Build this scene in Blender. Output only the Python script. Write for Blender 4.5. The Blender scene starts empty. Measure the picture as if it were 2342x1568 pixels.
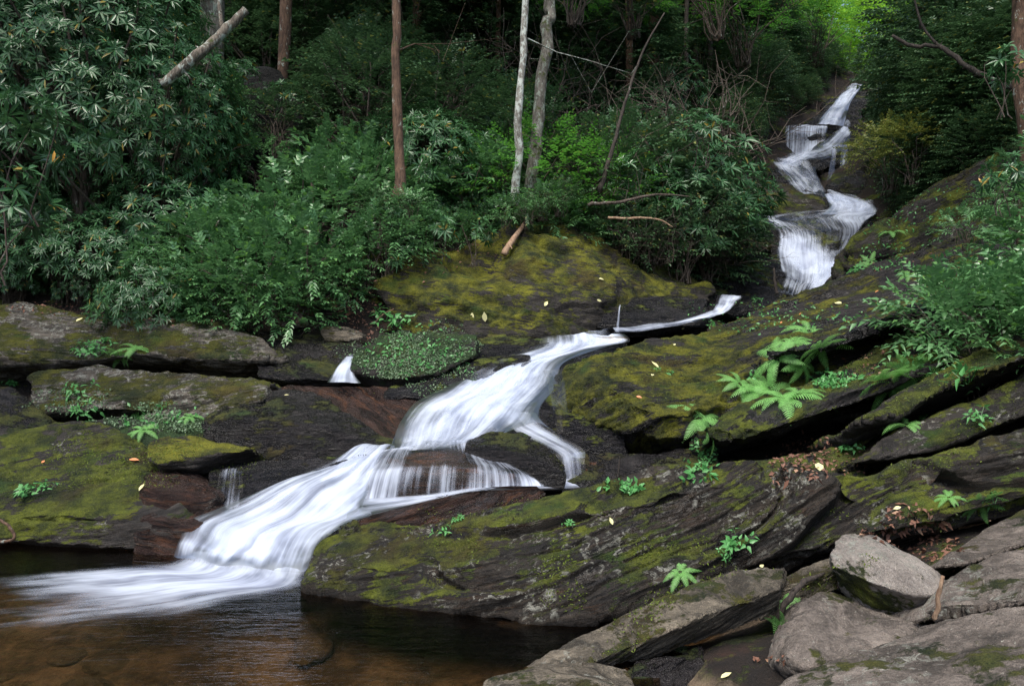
import bpy, bmesh, math, random
import numpy as np
from mathutils import Vector, Matrix
from mathutils.bvhtree import BVHTree

# ------------------------------------------------------------------ camera, sky, sun, exposure
SC = bpy.context.scene
FPX = 1822.0; CX = 1171.0; CY = 784.0; EYE = 1.6
cam_d = bpy.data.cameras.new("camera"); cam_d.lens = 28.0; cam_d.sensor_width = 36.0
cam_d.clip_start = 0.05; cam_d.clip_end = 2000
cam = bpy.data.objects.new("camera", cam_d); SC.collection.objects.link(cam)
cam.location = (0, 0, EYE); cam.rotation_euler = (math.radians(90), 0, 0)
SC.camera = cam

SUN_EL, SUN_AZ = 62.0, 200.0          # high, soft, a little behind the camera's left
w = bpy.data.worlds.new("World"); SC.world = w; w.use_nodes = True
wn = w.node_tree; bgn = wn.nodes["Background"]
sky = wn.nodes.new("ShaderNodeTexSky"); sky.sky_type = 'NISHITA'; sky.sun_disc = False
sky.sun_elevation = math.radians(SUN_EL); sky.sun_rotation = math.radians(SUN_AZ)
sky.air_density = 1.0; sky.dust_density = 3.0; sky.ozone_density = 1.0
wn.links.new(sky.outputs[0], bgn.inputs[0]); bgn.inputs[1].default_value = 0.08
sun_d = bpy.data.lights.new("sun", 'SUN'); sun_d.energy = 1.5; sun_d.angle = math.radians(35)
sun_d.color = (1.0, 0.95, 0.88)
sun = bpy.data.objects.new("sun", sun_d); SC.collection.objects.link(sun)
sd = Vector((math.sin(math.radians(SUN_AZ)) * math.cos(math.radians(SUN_EL)),
             math.cos(math.radians(SUN_AZ)) * math.cos(math.radians(SUN_EL)),
             math.sin(math.radians(SUN_EL))))
sun.rotation_euler = sd.to_track_quat('Z', 'Y').to_euler(); sun.location = sd * 50
SC.view_settings.view_transform = 'Standard'; SC.view_settings.look = 'None'
SC.view_settings.gamma = 1.0; SC.view_settings.exposure = 1.48
SC.render.engine = 'CYCLES'
SC.cycles.max_bounces = 6; SC.cycles.transparent_max_bounces = 24
SC.cycles.diffuse_bounces = 3; SC.cycles.glossy_bounces = 2; SC.cycles.transmission_bounces = 3
SC.cycles.caustics_reflective = False; SC.cycles.caustics_refractive = False
SC.cycles.use_denoising = True; SC.cycles.denoising_prefilter = 'NONE'

R = random.Random(7)
NR = np.random.RandomState(7)
C = SC.collection

def P(px, py, d):
    return np.array([(px - CX) / FPX * d, d, EYE - (py - CY) / FPX * d])

# ------------------------------------------------------------------ numpy noise
def _hash(ix, iy, iz, s):
    h = (ix * 374761393 + iy * 668265263 + iz * 2147483647 + s * 1274126177) & 0xffffffff
    h = ((h ^ (h >> 13)) * 1274126177) & 0xffffffff
    h = (h ^ (h >> 16)) & 0xffffffff
    return h.astype(np.float64) / 4294967295.0 * 2 - 1

def vnoise(p, s=0):
    f = np.floor(p); t = p - f; t = t * t * (3 - 2 * t); i = f.astype(np.int64)
    r = 0
    for dx in (0, 1):
        for dy in (0, 1):
            for dz in (0, 1):
                wgt = (t[:, 0] if dx else 1 - t[:, 0]) * (t[:, 1] if dy else 1 - t[:, 1]) * (t[:, 2] if dz else 1 - t[:, 2])
                r = r + wgt * _hash(i[:, 0] + dx, i[:, 1] + dy, i[:, 2] + dz, s)
    return r

def fbm(p, octv=4, s=0, gain=0.5):
    r = 0; a = 1.0; q = p.copy()
    for k in range(octv):
        r = r + a * vnoise(q, s + k * 17); a *= gain; q = q * 2.03 + 11.7
    return r

# ------------------------------------------------------------------ object helpers
def tag(o, label=None, cat=None, group=None, kind=None):
    if label: o["label"] = label
    if cat: o["category"] = cat
    if group: o["group"] = group
    if kind: o["kind"] = kind
    return o

def empty(name, loc=(0, 0, 0), rz=0.0):
    o = bpy.data.objects.new(name, None); C.objects.link(o)
    o.location = loc; o.rotation_euler = (0, 0, rz); o.empty_display_size = 0.1
    return o

def mesh_obj(name, V, F, mat, parent=None, smooth=True):
    me = bpy.data.meshes.new(name)
    me.from_pydata([tuple(v) for v in V] if not isinstance(V, np.ndarray) else V.tolist(), [], F if not isinstance(F, np.ndarray) else F.tolist())
    if smooth: me.polygons.foreach_set("use_smooth", [True] * len(me.polygons))
    me.materials.append(mat); me.update()
    o = bpy.data.objects.new(name, me); C.objects.link(o)
    if parent: o.parent = parent
    return o

def copy_tree(o, parent=None):
    c = o.copy(); C.objects.link(c); c.parent = parent
    for ch in list(o.children): copy_tree(ch, c)
    return c

def tube(V, F, pts, rad, seg=6, cap=True):
    """append a tapered tube through pts"""
    pts = [Vector(p) for p in pts]; base = len(V); n = len(pts)
    t0 = (pts[1] - pts[0]).normalized()
    u = t0.cross(Vector((0.3, 0.1, 1))).normalized()
    if u.length < 0.1: u = Vector((1, 0, 0))
    for i in range(n):
        t = (pts[min(i + 1, n - 1)] - pts[max(i - 1, 0)]).normalized()
        u = (u - t * u.dot(t)).normalized(); b = t.cross(u)
        for k in range(seg):
            a = 2 * math.pi * k / seg
            V.append(tuple(pts[i] + (u * math.cos(a) + b * math.sin(a)) * rad[i]))
    for i in range(n - 1):
        for k in range(seg):
            k2 = (k + 1) % seg
            F.append((base + i * seg + k, base + i * seg + k2, base + (i + 1) * seg + k2, base + (i + 1) * seg + k))
    if cap:
        F.append(tuple(base + k for k in range(seg))[::-1]); F.append(tuple(base + (n - 1) * seg + k for k in range(seg)))

# ------------------------------------------------------------------ node helpers
class NT:
    def __init__(s, name):
        s.m = bpy.data.materials.new(name); s.m.use_nodes = True; s.t = s.m.node_tree
        s.b = s.t.nodes["Principled BSDF"]; s.out = s.t.nodes["Material Output"]
    def n(s, typ, **kw):
        nd = s.t.nodes.new(typ)
        for k, v in kw.items(): setattr(nd, k, v)
        return nd
    def l(s, a, b): s.t.links.new(a, b)
    def val(s, sock, v):
        if hasattr(v, "is_linked") or hasattr(v, "links"): s.l(v, sock)
        else: sock.default_value = v
    def attr(s, name): return s.n("ShaderNodeAttribute", attribute_name=name)
    def mapv(s, vec, scale=(1, 1, 1), loc=(0, 0, 0)):
        m = s.n("ShaderNodeMapping"); s.l(vec, m.inputs[0]); m.inputs["Scale"].default_value = scale; m.inputs["Location"].default_value = loc
        return m.outputs[0]
    def noise(s, vec, scale, detail=5, rough=0.55, dist=0.0):
        nd = s.n("ShaderNodeTexNoise"); s.l(vec, nd.inputs["Vector"]); nd.inputs["Scale"].default_value = scale
        nd.inputs["Detail"].default_value = detail; nd.inputs["Roughness"].default_value = rough; nd.inputs["Distortion"].default_value = dist
        return nd.outputs["Fac"]
    def ramp(s, f, lo, hi, a=0.0, b=1.0):
        nd = s.n("ShaderNodeMapRange"); nd.interpolation_type = 'SMOOTHSTEP'
        s.val(nd.inputs["Value"], f); nd.inputs["From Min"].default_value = lo; nd.inputs["From Max"].default_value = hi
        nd.inputs["To Min"].default_value = a; nd.inputs["To Max"].default_value = b
        return nd.outputs["Result"]
    def mix(s, f, a, b):
        nd = s.n("ShaderNodeMix", data_type='RGBA')
        s.val(nd.inputs[0], f)
        for sock, v in ((nd.inputs[6], a), (nd.inputs[7], b)):
            if isinstance(v, tuple): sock.default_value = (*v[:3], 1)
            else: s.l(v, sock)
        return nd.outputs[2]
    def math(s, op, a, b=0.0, c=None, clamp=False):
        nd = s.n("ShaderNodeMath", operation=op, use_clamp=clamp)
        s.val(nd.inputs[0], a); s.val(nd.inputs[1], b)
        if c is not None: s.val(nd.inputs[2], c)
        return nd.outputs[0]
    def bump(s, h, strength, dist, normal=None):
        nd = s.n("ShaderNodeBump"); s.l(h, nd.inputs["Height"]); nd.inputs["Strength"].default_value = strength
        nd.inputs["Distance"].default_value = dist
        if normal is not None: s.l(normal, nd.inputs["Normal"])
        return nd.outputs[0]

def rock_mat(name, c1=(0.018, 0.015, 0.013), c2=(0.07, 0.06, 0.052), moss=0.5, mossA=(0.013, 0.024, 0.006), mossB=(0.17, 0.20, 0.016),
             lichen=0.3, rough=0.75, wet=0.0, rust=0.0, up=0.5, strat=4.0, mscale=1.6, rustc=(0.22, 0.075, 0.03), sand=False, grain=0.5, gsc=70, mossx=None, streak=.75):
    t = NT(name); bed = t.attr("bed").outputs["Vector"]
    st = t.mapv(bed, (1, 1, strat))
    g = t.n("ShaderNodeNewGeometry"); sx = t.n("ShaderNodeSeparateXYZ"); t.l(g.outputs["Normal"], sx.inputs[0])
    nz = sx.outputs["Z"]
    n1 = t.noise(st, 2.2, 6, 0.6); n2 = t.noise(st, 11, 6, 0.65); n3 = t.noise(bed, 55, 4, 0.6)
    nn = t.math('ADD', t.math('MULTIPLY', n1, 0.5), t.math('ADD', t.math('MULTIPLY', n2, 0.35), t.math('MULTIPLY', n3, 0.15)))
    col = t.mix(t.ramp(nn, 0.36, 0.66), c1, c2)
    col = t.mix(t.ramp(t.noise(t.mapv(st, loc=(5, 3, 9)), 25, 5, 0.7), 0.6, 0.8, 0, 0.7), col, tuple(min(1, c * 2.1) for c in c2))
    if rust > 0:
        col = t.mix(t.ramp(t.noise(t.mapv(st, (1, 1, 1.5), (2, 7, 1)), 2.6, 6, 0.6, 0.6), 0.62 - 0.25 * rust, 0.8 - 0.22 * rust), col, t.mix(n2, tuple(c * 0.35 for c in rustc), rustc))
    if lichen > 0:
        lv = t.noise(t.mapv(bed, (1, 1, 1.8), (3, 1, 4)), 2.2, 3, 0.6)
        ls = t.noise(t.mapv(bed, (1, 1, 1.5)), 14, 5, 0.75, 0.8)
        lm = t.math('MULTIPLY', t.ramp(lv, 0.60 - 0.2 * lichen, 0.70 - 0.15 * lichen), t.ramp(ls, 0.55 - .03 * lichen, 0.60 - .03 * lichen))
        lm = t.math('MULTIPLY', lm, t.ramp(nz, -0.2, 0.35))
        col = t.mix(lm, col, t.mix(n3, (0.22, 0.22, 0.17), (0.52, 0.52, 0.46)))
    sk = t.noise(t.mapv(bed, (.8, .8, 13), (3, 3, 3)), 3.2, 6, 0.6, 0.7)
    col = t.mix(t.ramp(sk, 0.52, 0.60, 0, streak), col, tuple(c * .35 for c in c1)); col = t.mix(t.ramp(sk, 0.44, 0.36, 0, streak * .5), col, tuple(min(.8, c * 1.9) for c in c2))
    gr = t.noise(t.mapv(bed, (1, 1, 1.7), (6, 6, 6)), gsc, 5, 0.8)
    col = t.mix(t.ramp(gr, 0.42, 0.30, 0, grain), col, (0.012, 0.011, 0.010)); col = t.mix(t.ramp(gr, 0.60, 0.72, 0, grain), col, tuple(min(.8, c * 2.6) for c in c2))
    mm = None
    if moss > 0:
        mn = t.noise(t.mapv(bed, (1, 1, 1.6), (8, 2, 1)), mscale, 7, 0.68)
        m0 = t.math('ADD', t.math('MULTIPLY', nz, up * 1.3), t.math('MULTIPLY', mn, 5.6))
        m0 = t.math('ADD', m0, moss - 0.5 - 2.8 - up * 0.65)
        m0 = t.math('ADD', m0, t.math('MULTIPLY', t.math('SUBTRACT', n2, 0.5), 1.6))
        if mossx:
            mx_ = t.n("ShaderNodeSeparateXYZ"); t.l(g.outputs["Position"], mx_.inputs[0])
            m0 = t.math('SUBTRACT', m0, t.math('MULTIPLY', t.ramp(t.math('ADD', mx_.outputs["X"], t.math('MULTIPLY', mn, 1.6)), mossx[0] + .8, mossx[1] + .8), mossx[2]))
        m0 = t.math('SUBTRACT', m0, t.ramp(sk, 0.50, 0.60, 0, streak * .55))
        mm = t.ramp(m0, -0.1, 0.22)
        mc = t.noise(t.mapv(bed, (1, 1, 1.2), (1, 9, 3)), 3.1, 6, 0.7)
        mf = t.noise(bed, 120, 3, 0.7)
        mcol = t.mix(t.ramp(t.math('ADD', t.math('MULTIPLY', mc, 0.75), t.math('MULTIPLY', mf, 0.25)), 0.38, 0.66), mossA, mossB)
        mcol = t.mix(t.ramp(t.noise(t.mapv(bed, loc=(4, 4, 4)), 1.3, 4), 0.52, 0.68, 0, 0.6), mcol, (0.055, 0.028, 0.01))
        mcol = t.mix(t.ramp(t.noise(t.mapv(bed, loc=(14, 4, 2)), 2.0, 5), 0.56, 0.7, 0, 0.7), mcol, (0.035, 0.085, 0.012))
        col = t.mix(mm, col, mcol)
    if sand:
        sz = t.n("ShaderNodeSeparateXYZ"); t.l(g.outputs["Position"], sz.inputs[0])
        sc = t.mix(t.ramp(t.math('ADD', t.math('MULTIPLY', n1, .6), t.math('MULTIPLY', n2, .4)), .4, .62), (0.07, 0.050, 0.032), (0.30, 0.22, 0.145))
        col = t.mix(t.ramp(sz.outputs["Z"], -0.04, 0.02), sc, col)
    t.l(col, t.b.inputs["Base Color"])
    r0 = t.ramp(n2, 0.35, 0.65, rough - 0.12, rough + 0.12)
    if wet > 0:
        wm = t.ramp(t.noise(t.mapv(bed, (1, 1, 2), (0, 5, 7)), 1.5, 4), 0.60 - 0.3 * wet, 0.70 - 0.3 * wet)
        nr = t.n("ShaderNodeMix", data_type='FLOAT'); t.l(wm, nr.inputs[0]); t.l(r0, nr.inputs[2]); nr.inputs[3].default_value = 0.19
        r0 = nr.outputs[0]
    if mm is not None:
        nr = t.n("ShaderNodeMix", data_type='FLOAT'); t.l(mm, nr.inputs[0]); t.l(r0, nr.inputs[2]); nr.inputs[3].default_value = 0.95
        r0 = nr.outputs[0]
    t.l(r0, t.b.inputs["Roughness"]); t.b.inputs["Specular IOR Level"].default_value = 0.5
    h = t.math('ADD', t.math('MULTIPLY', n2, 0.6), t.math('MULTIPLY', n3, 0.25))
    b1 = t.bump(h, 1.0, 0.13)
    fine = t.noise(bed, 150, 4, 0.7)
    b2 = t.bump(fine, 0.9 if wet < .5 else .35, 0.022, b1)
    if mm is not None: b2 = t.bump(t.math('MULTIPLY', mm, t.math('ADD', t.noise(bed, 16, 5, .7), 0.25)), 0.8, 0.10, b2)
    t.l(b2, t.b.inputs["Normal"])
    return t.m

def leaf_mat(name, c1, c2, rough=0.35, trans=0.3, odd=None, oddp=0.02, back=1.6):
    t = NT(name); g = t.n("ShaderNodeNewGeometry"); ri = g.outputs["Random Per Island"]
    oi = t.n("ShaderNodeObjectInfo")
    f = t.math('MULTIPLY', 1.0, t.math('ADD', t.math('MULTIPLY', ri, 0.55), t.math('MULTIPLY', oi.outputs["Random"], 0.45)))
    col = t.mix(f, c1, c2)
    if odd: 
        col = t.mix(t.ramp(t.math('FRACT', t.math('MULTIPLY', ri, 7.31)), 1 - oddp, 1 - oddp + 0.001), col, odd)
    colb = t.mix(g.outputs["Backfacing"], col, t.mix(0.5, col, tuple(min(1, c * back) for c in c2)))
    t.l(colb, t.b.inputs["Base Color"])
    t.l(t.ramp(t.math('FRACT', t.math('MULTIPLY', ri, 3.7)), 0, 1, rough - 0.08, rough + 0.15), t.b.inputs["Roughness"])
    t.b.inputs["Specular IOR Level"].default_value = 0.6
    tr = t.n("ShaderNodeBsdfTranslucent"); t.l(t.mix(0.5, colb, tuple(min(1, c * 2.5) for c in c2)), tr.inputs[0])
    mx = t.n("ShaderNodeMixShader"); mx.inputs[0].default_value = trans
    t.l(t.b.outputs[0], mx.inputs[1]); t.l(tr.outputs[0], mx.inputs[2]); t.l(mx.outputs[0], t.out.inputs[0])
    return t.m

def bark_mat(name, c1, c2, lichen=0.0, moss=0.0, lc=(0.35, 0.38, 0.33)):
    t = NT(name); tc = t.n("ShaderNodeTexCoord").outputs["Object"]
    v = t.mapv(tc, (1, 1, 0.22))
    a = t.noise(v, 40, 6, 0.7); b = t.noise(tc, 5, 4)
    col = t.mix(t.ramp(t.math('ADD', t.math('MULTIPLY', a, 0.7), t.math('MULTIPLY', b, 0.3)), 0.38, 0.62), c1, c2)
    if lichen: col = t.mix(t.ramp(t.noise(t.mapv(tc, (1, 1, .6)), 13, 4, 0.7, 0.4), 0.68 - 0.3 * lichen, 0.74 - 0.25 * lichen), col, lc)
    if moss: col = t.mix(t.ramp(t.noise(t.mapv(tc, loc=(4, 4, 1)), 6, 5, 0.7), 0.68 - 0.3 * moss, 0.78 - 0.3 * moss), col, (0.05, 0.065, 0.01))
    t.l(col, t.b.inputs["Base Color"]); t.b.inputs["Roughness"].default_value = 0.9
    t.l(t.bump(a, 1.0, 0.02), t.b.inputs["Normal"])
    return t.m

def water_mat(name, tint=(0.72, 0.80, 0.95), su=14, sv=0.45, lo=0.25, hi=1.12, gl=0.40, film_on=True):
    """silky white water: opaque where it runs thick, a clear wet film where it runs thin"""
    t = NT(name); uv = t.n("ShaderNodeUVMap", uv_map="flow").outputs[0]; fo = t.attr("foam").outputs["Fac"]
    a = t.noise(t.mapv(uv, (su, sv, 1)), 1.0, 4, 0.6, 0.25)
    b = t.noise(t.mapv(uv, (su * 3.1, sv * 1.3, 1), (3, 5, 0)), 1.0, 3, 0.6)
    c = t.noise(t.mapv(uv, (3.5, 1.6, 1), (7, 1, 0)), 1.0, 3, 0.55)
    n = t.math('ADD', t.math('MULTIPLY', a, 0.40), t.math('ADD', t.math('MULTIPLY', b, 0.13), t.math('MULTIPLY', c, 0.47)))
    dn = t.math('ADD', t.math('MULTIPLY_ADD', n, 2.0, -0.5), t.math('SUBTRACT', t.math('MULTIPLY', fo, 1.2), 0.6))
    al = t.ramp(dn, lo, hi)
    d = t.n("ShaderNodeBsdfDiffuse"); t.l(t.mix(t.ramp(n, 0.38, 0.58), tuple(x * k for x, k in zip(tint, (.62, .63, .70))), tint), d.inputs[0])  # blue-grey streaks paint soft shadows into the white
    tl = t.n("ShaderNodeBsdfTranslucent"); tl.inputs[0].default_value = (*tint, 1)
    m0 = t.n("ShaderNodeMixShader"); m0.inputs[0].default_value = 0.25; t.l(d.outputs[0], m0.inputs[1]); t.l(tl.outputs[0], m0.inputs[2])
    gls = t.n("ShaderNodeBsdfGlossy"); gls.inputs["Roughness"].default_value = 0.3; gls.inputs["Color"].default_value = (0.9, 0.93, 1, 1)
    tp = t.n("ShaderNodeBsdfTransparent"); tp.inputs[0].default_value = (0.93, 0.92, 0.9, 1)
    fr = t.n("ShaderNodeFresnel"); fr.inputs[0].default_value = 1.33
    bm = t.bump(n, 0.35, 0.03)
    for nd in (d, gls, fr): t.l(bm, nd.inputs["Normal"])
    film = t.n("ShaderNodeMixShader"); t.l(t.math('MULTIPLY', fr.outputs[0], gl), film.inputs[0])
    t.l(tp.outputs[0], film.inputs[1]); t.l(gls.outputs[0], film.inputs[2])
    pres = t.ramp(fo, 0.0, 0.12) if film_on else t.ramp(fo, 2.0, 3.0)
    tp2 = t.n("ShaderNodeBsdfTransparent")
    f2 = t.n("ShaderNodeMixShader"); t.l(pres, f2.inputs[0]); t.l(tp2.outputs[0], f2.inputs[1]); t.l(film.outputs[0], f2.inputs[2])
    mx = t.n("ShaderNodeMixShader"); t.l(al, mx.inputs[0]); t.l(f2.outputs[0], mx.inputs[1]); t.l(m0.outputs[0], mx.inputs[2])
    t.l(mx.outputs[0], t.out.inputs[0])
    return t.m

# ------------------------------------------------------------------ materials
M = {}
M['mossy'] = rock_mat("mossy_rock", moss=0.55, lichen=0.35)
M['mossy_gold'] = rock_mat("golden_mossy_rock", moss=0.88, lichen=0.2, mossA=(0.015, 0.026, 0.006), mossB=(0.25, 0.25, 0.018))
M['slab'] = rock_mat("layered_slab_rock", moss=0.64, lichen=0.1, c1=(0.014, 0.013, 0.013), c2=(0.062, 0.055, 0.055), strat=7, wet=0.4, up=0.3, mscale=2.2)
M['olive'] = rock_mat("olive_slab_rock", moss=1.0, lichen=0.15, c1=(0.013, 0.012, 0.012), c2=(0.06, 0.053, 0.052), mossA=(0.015, 0.026, 0.006), mossB=(0.245, 0.245, 0.018), strat=8, wet=.4, mossx=(1.6, 3.6, .62), up=.3)
M['whale'] = rock_mat("long_foreground_rock", moss=0.56, lichen=0.8, c1=(0.010, 0.008, 0.007), c2=(0.055, 0.042, 0.03), strat=7, up=0.55, rust=0.25, wet=0.25, mscale=2.0, rustc=(0.10, 0.045, 0.015))
M['lich'] = rock_mat("lichened_ledge_rock", moss=0.68, lichen=1.35, c1=(0.045, 0.038, 0.032), c2=(0.24, 0.21, 0.17), mossB=(0.13, 0.13, 0.012))
M['wet'] = rock_mat("wet_dark_rock", grain=.2, moss=0.12, lichen=0.0, c1=(0.006, 0.006, 0.007), c2=(0.028, 0.026, 0.029), rough=0.32, wet=1.0, strat=5)
M['wetmoss'] = rock_mat("damp_dark_mossy_rock", grain=.3, moss=0.22, lichen=0.0, c1=(0.007, 0.0065, 0.007), c2=(0.032, 0.028, 0.028), rough=0.4, wet=0.9, mossB=(0.075, 0.08, 0.01))
M['cave'] = rock_mat('shade_black_mossy_rock', grain=.3, moss=0.1, lichen=0, c1=(.004,.004,.0035), c2=(.012,.011,.009), mossB=(.06,.07,.01))  # near-black base colour carries the deep shade of the hollow
M['brown'] = rock_mat("wet_brown_rock", grain=.2, moss=0.0, lichen=0.0, c1=(0.015, 0.009, 0.007), c2=(0.06, 0.034, 0.027), rough=0.35, wet=1.0, rust=0.5, strat=9, rustc=(0.16, 0.068, 0.032))
M['dry'] = rock_mat("dry_grey_rock", streak=.4, grain=.85, gsc=38, moss=0.1, lichen=0.6, c1=(0.09, 0.075, 0.062), c2=(0.36, 0.305, 0.26), rough=0.88, mossB=(0.12, 0.12, 0.02), mscale=2.6, up=0.2, strat=2.2)
M['drymoss'] = rock_mat("dry_mossy_slab_rock", grain=.7, gsc=45, moss=0.3, lichen=0.5, c1=(0.08, 0.068, 0.05), c2=(0.30, 0.255, 0.19), rough=0.85, mscale=3.0, up=0.3, strat=5, mossB=(0.12, 0.11, 0.015))
M['pale'] = rock_mat("pale_boulder_rock", streak=.15, grain=.5, gsc=40, moss=0.16, lichen=0.7, c1=(0.24, 0.21, 0.185), c2=(0.56, 0.50, 0.44), rough=0.9, mscale=3.2, up=-0.3, strat=1.5)
M['plantrock'] = rock_mat("plant_covered_rock", moss=.8, lichen=0.3, mossA=(0.015, 0.035, 0.012), mossB=(0.05, 0.10, 0.03), mscale=3)
M['floor'] = rock_mat("forest_floor", streak=0, moss=0.12, lichen=0, c1=(0.009, 0.007, 0.005), c2=(0.032, 0.021, 0.015), rough=0.95, rust=0.3, strat=1, up=0.2, rustc=(0.10, 0.045, 0.03), sand=True)
M['rhodo'] = leaf_mat("rhododendron_leaf", (0.010, 0.032, 0.013), (0.046, 0.125, 0.044), 0.30, 0.18, (0.55, 0.28, 0.03), 0.022)
M['rhodo2'] = leaf_mat("dull_evergreen_leaf", (0.014, 0.042, 0.02), (0.055, 0.115, 0.045), 0.36, 0.2, (0.30, 0.26, 0.05), 0.035)
M['leuco'] = leaf_mat("doghobble_leaf", (0.009, 0.040, 0.015), (0.10, 0.225, 0.085), 0.28, 0.22, (0.14, 0.30, 0.05), 0.08)
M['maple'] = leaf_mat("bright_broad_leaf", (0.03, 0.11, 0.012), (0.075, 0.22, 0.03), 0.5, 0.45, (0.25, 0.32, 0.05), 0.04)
M['mapleb'] = leaf_mat("backlight_painted_leaf", (0.06, 0.17, 0.012), (0.16, 0.32, 0.03), 0.5, 0.55, (0.35, 0.38, 0.05), 0.05)  # brighter copy of the broad leaf, backlight put into its colour
M['matl'] = leaf_mat("tiny_mat_leaf", (0.012, 0.035, 0.015), (0.11, 0.18, 0.09), 0.5, 0.2)
M['mossleaf'] = leaf_mat("moss_blade", (0.012, 0.028, 0.006), (0.115, 0.155, 0.018), 0.8, 0.3)
M['ymap'] = leaf_mat("yellowing_leaf", (0.025, 0.07, 0.02), (0.14, 0.16, 0.03), 0.4, 0.3, (0.4, 0.3, 0.05), 0.06)
M['canopy'] = leaf_mat("canopy_leaf", (0.02, 0.07, 0.012), (0.05, 0.14, 0.03), 0.5, 0.4)
M['fern'] = leaf_mat("fern_frond", (0.06, 0.20, 0.04), (0.18, 0.40, 0.11), 0.55, 0.35)
M['herb'] = leaf_mat("herb_leaf", (0.04, 0.15, 0.04), (0.09, 0.28, 0.08), 0.45, 0.3)
M['dead'] = leaf_mat("dead_leaf", (0.045, 0.02, 0.013), (0.17, 0.08, 0.05), 0.7, 0.1, (0.42, 0.28, 0.17), 0.08)
M['yleaf'] = leaf_mat("yellow_leaf", (0.55, 0.45, 0.12), (0.75, 0.70, 0.35), 0.6, 0.2)
M['oleaf'] = leaf_mat("orange_leaf", (0.40, 0.14, 0.04), (0.60, 0.24, 0.10), 0.6, 0.2)
M['bark'] = bark_mat("brown_bark", (0.05, 0.028, 0.018), (0.16, 0.095, 0.06), 0.25, 0.2)
M['barkpale'] = bark_mat("pale_lichen_bark", (0.11, 0.10, 0.085), (0.28, 0.27, 0.24), 0.75, 0.1, (0.48, 0.52, 0.48))
M['barkgrey'] = bark_mat("grey_bark", (0.06, 0.055, 0.045), (0.18, 0.165, 0.14), 0.5, 0.45, (0.26, 0.30, 0.25))
M['barkdark'] = bark_mat("dark_bark", (0.02, 0.016, 0.013), (0.07, 0.055, 0.045), 0.1, 0.3)
M['twig'] = bark_mat("twig_bark", (0.045, 0.033, 0.026), (0.13, 0.10, 0.08), 0.2)
M['log'] = bark_mat("fallen_log_bark", (0.05, 0.04, 0.03), (0.22, 0.19, 0.15), 0.5, 0.3, (0.36, 0.40, 0.35))
M['wood'] = bark_mat("bare_wood", (0.22, 0.13, 0.08), (0.42, 0.29, 0.19), 0.0)
M['water'] = water_mat("silky_water")
M['veil'] = water_mat("veil_water", su=26, sv=0.4, lo=0.30, hi=1.0, gl=.12)
M['mist'] = water_mat("mist_water", su=5, sv=0.5, lo=0.2, hi=1.5, film_on=False)
M['foam'] = water_mat("pool_foam", su=6, sv=0.6, lo=0.15, hi=1.15, film_on=False)

def clear_water():
    t = NT("brown_pool_water"); tc = t.n("ShaderNodeTexCoord").outputs["Object"]
    a = t.noise(t.mapv(tc, (0.8, 3.0, 1)), 2.2, 4, 0.6, 0.5); b = t.noise(t.mapv(tc, (1.2, 5, 1)), 6, 3, 0.6)
    bm = t.bump(t.math('ADD', a, t.math('MULTIPLY', b, 0.4)), 0.35, 0.05)
    fr = t.n("ShaderNodeFresnel"); fr.inputs[0].default_value = 1.33; t.l(bm, fr.inputs["Normal"])
    g = t.n("ShaderNodeBsdfGlossy"); g.inputs["Roughness"].default_value = 0.12; t.l(bm, g.inputs["Normal"])
    tp = t.n("ShaderNodeBsdfTransparent"); tp.inputs[0].default_value = (0.66, 0.56, 0.43, 1)
    mx = t.n("ShaderNodeMixShader"); t.l(fr.outputs[0], mx.inputs[0]); t.l(tp.outputs[0], mx.inputs[1]); t.l(g.outputs[0], mx.inputs[2])
    t.l(mx.outputs[0], t.out.inputs[0]); return t.m
M['pool'] = clear_water()

# ------------------------------------------------------------------ the ground: one sheet through control points
ctl = []
def cp(px, py, d, dz=0.0):
    p = P(px, py, d); ctl.append((p[0], p[1], p[2] + dz))
for p in [(-4, 2, -.5), (-2, 3, -.6), (-.2, 3, -.5), (-3, 5, -.5), (-1.4, 5, -.45), (-6, 4, -.4), (-1.5, 4, -.6), (0, 4.2, -.45), (-2.2, 1.5, -.3), (0.5, 3.4, -.35),
          (0, 0, -.05), (.9, 2, -.1), (1.0, 3.2, .02), (1.3, 3.8, .04), (1.0, 3.9, .01), (1.1, 4.15, .02), (2, 2.6, .0), (2.4, 3.3, 0.1), (2.3, 4.3, .25), (3.1, 4.6, .5), (2, 4.8, .15), (1.2, 4.7, -.2),
          (4.2, 3, .8), (6, 3, 1.8), (4.2, 4.6, .9), (6, 5, 2.2), (0, 5.3, -.4), (1.5, 5.6, -.1), (3.2, 5.8, .3), (-8, 5, 1.0), (-8, 0, 1.0), (8, 0, 2.5), (0, -10, 0), (-12, -5, 3), (12, -5, 5)]:
    ctl.append(p)
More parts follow.
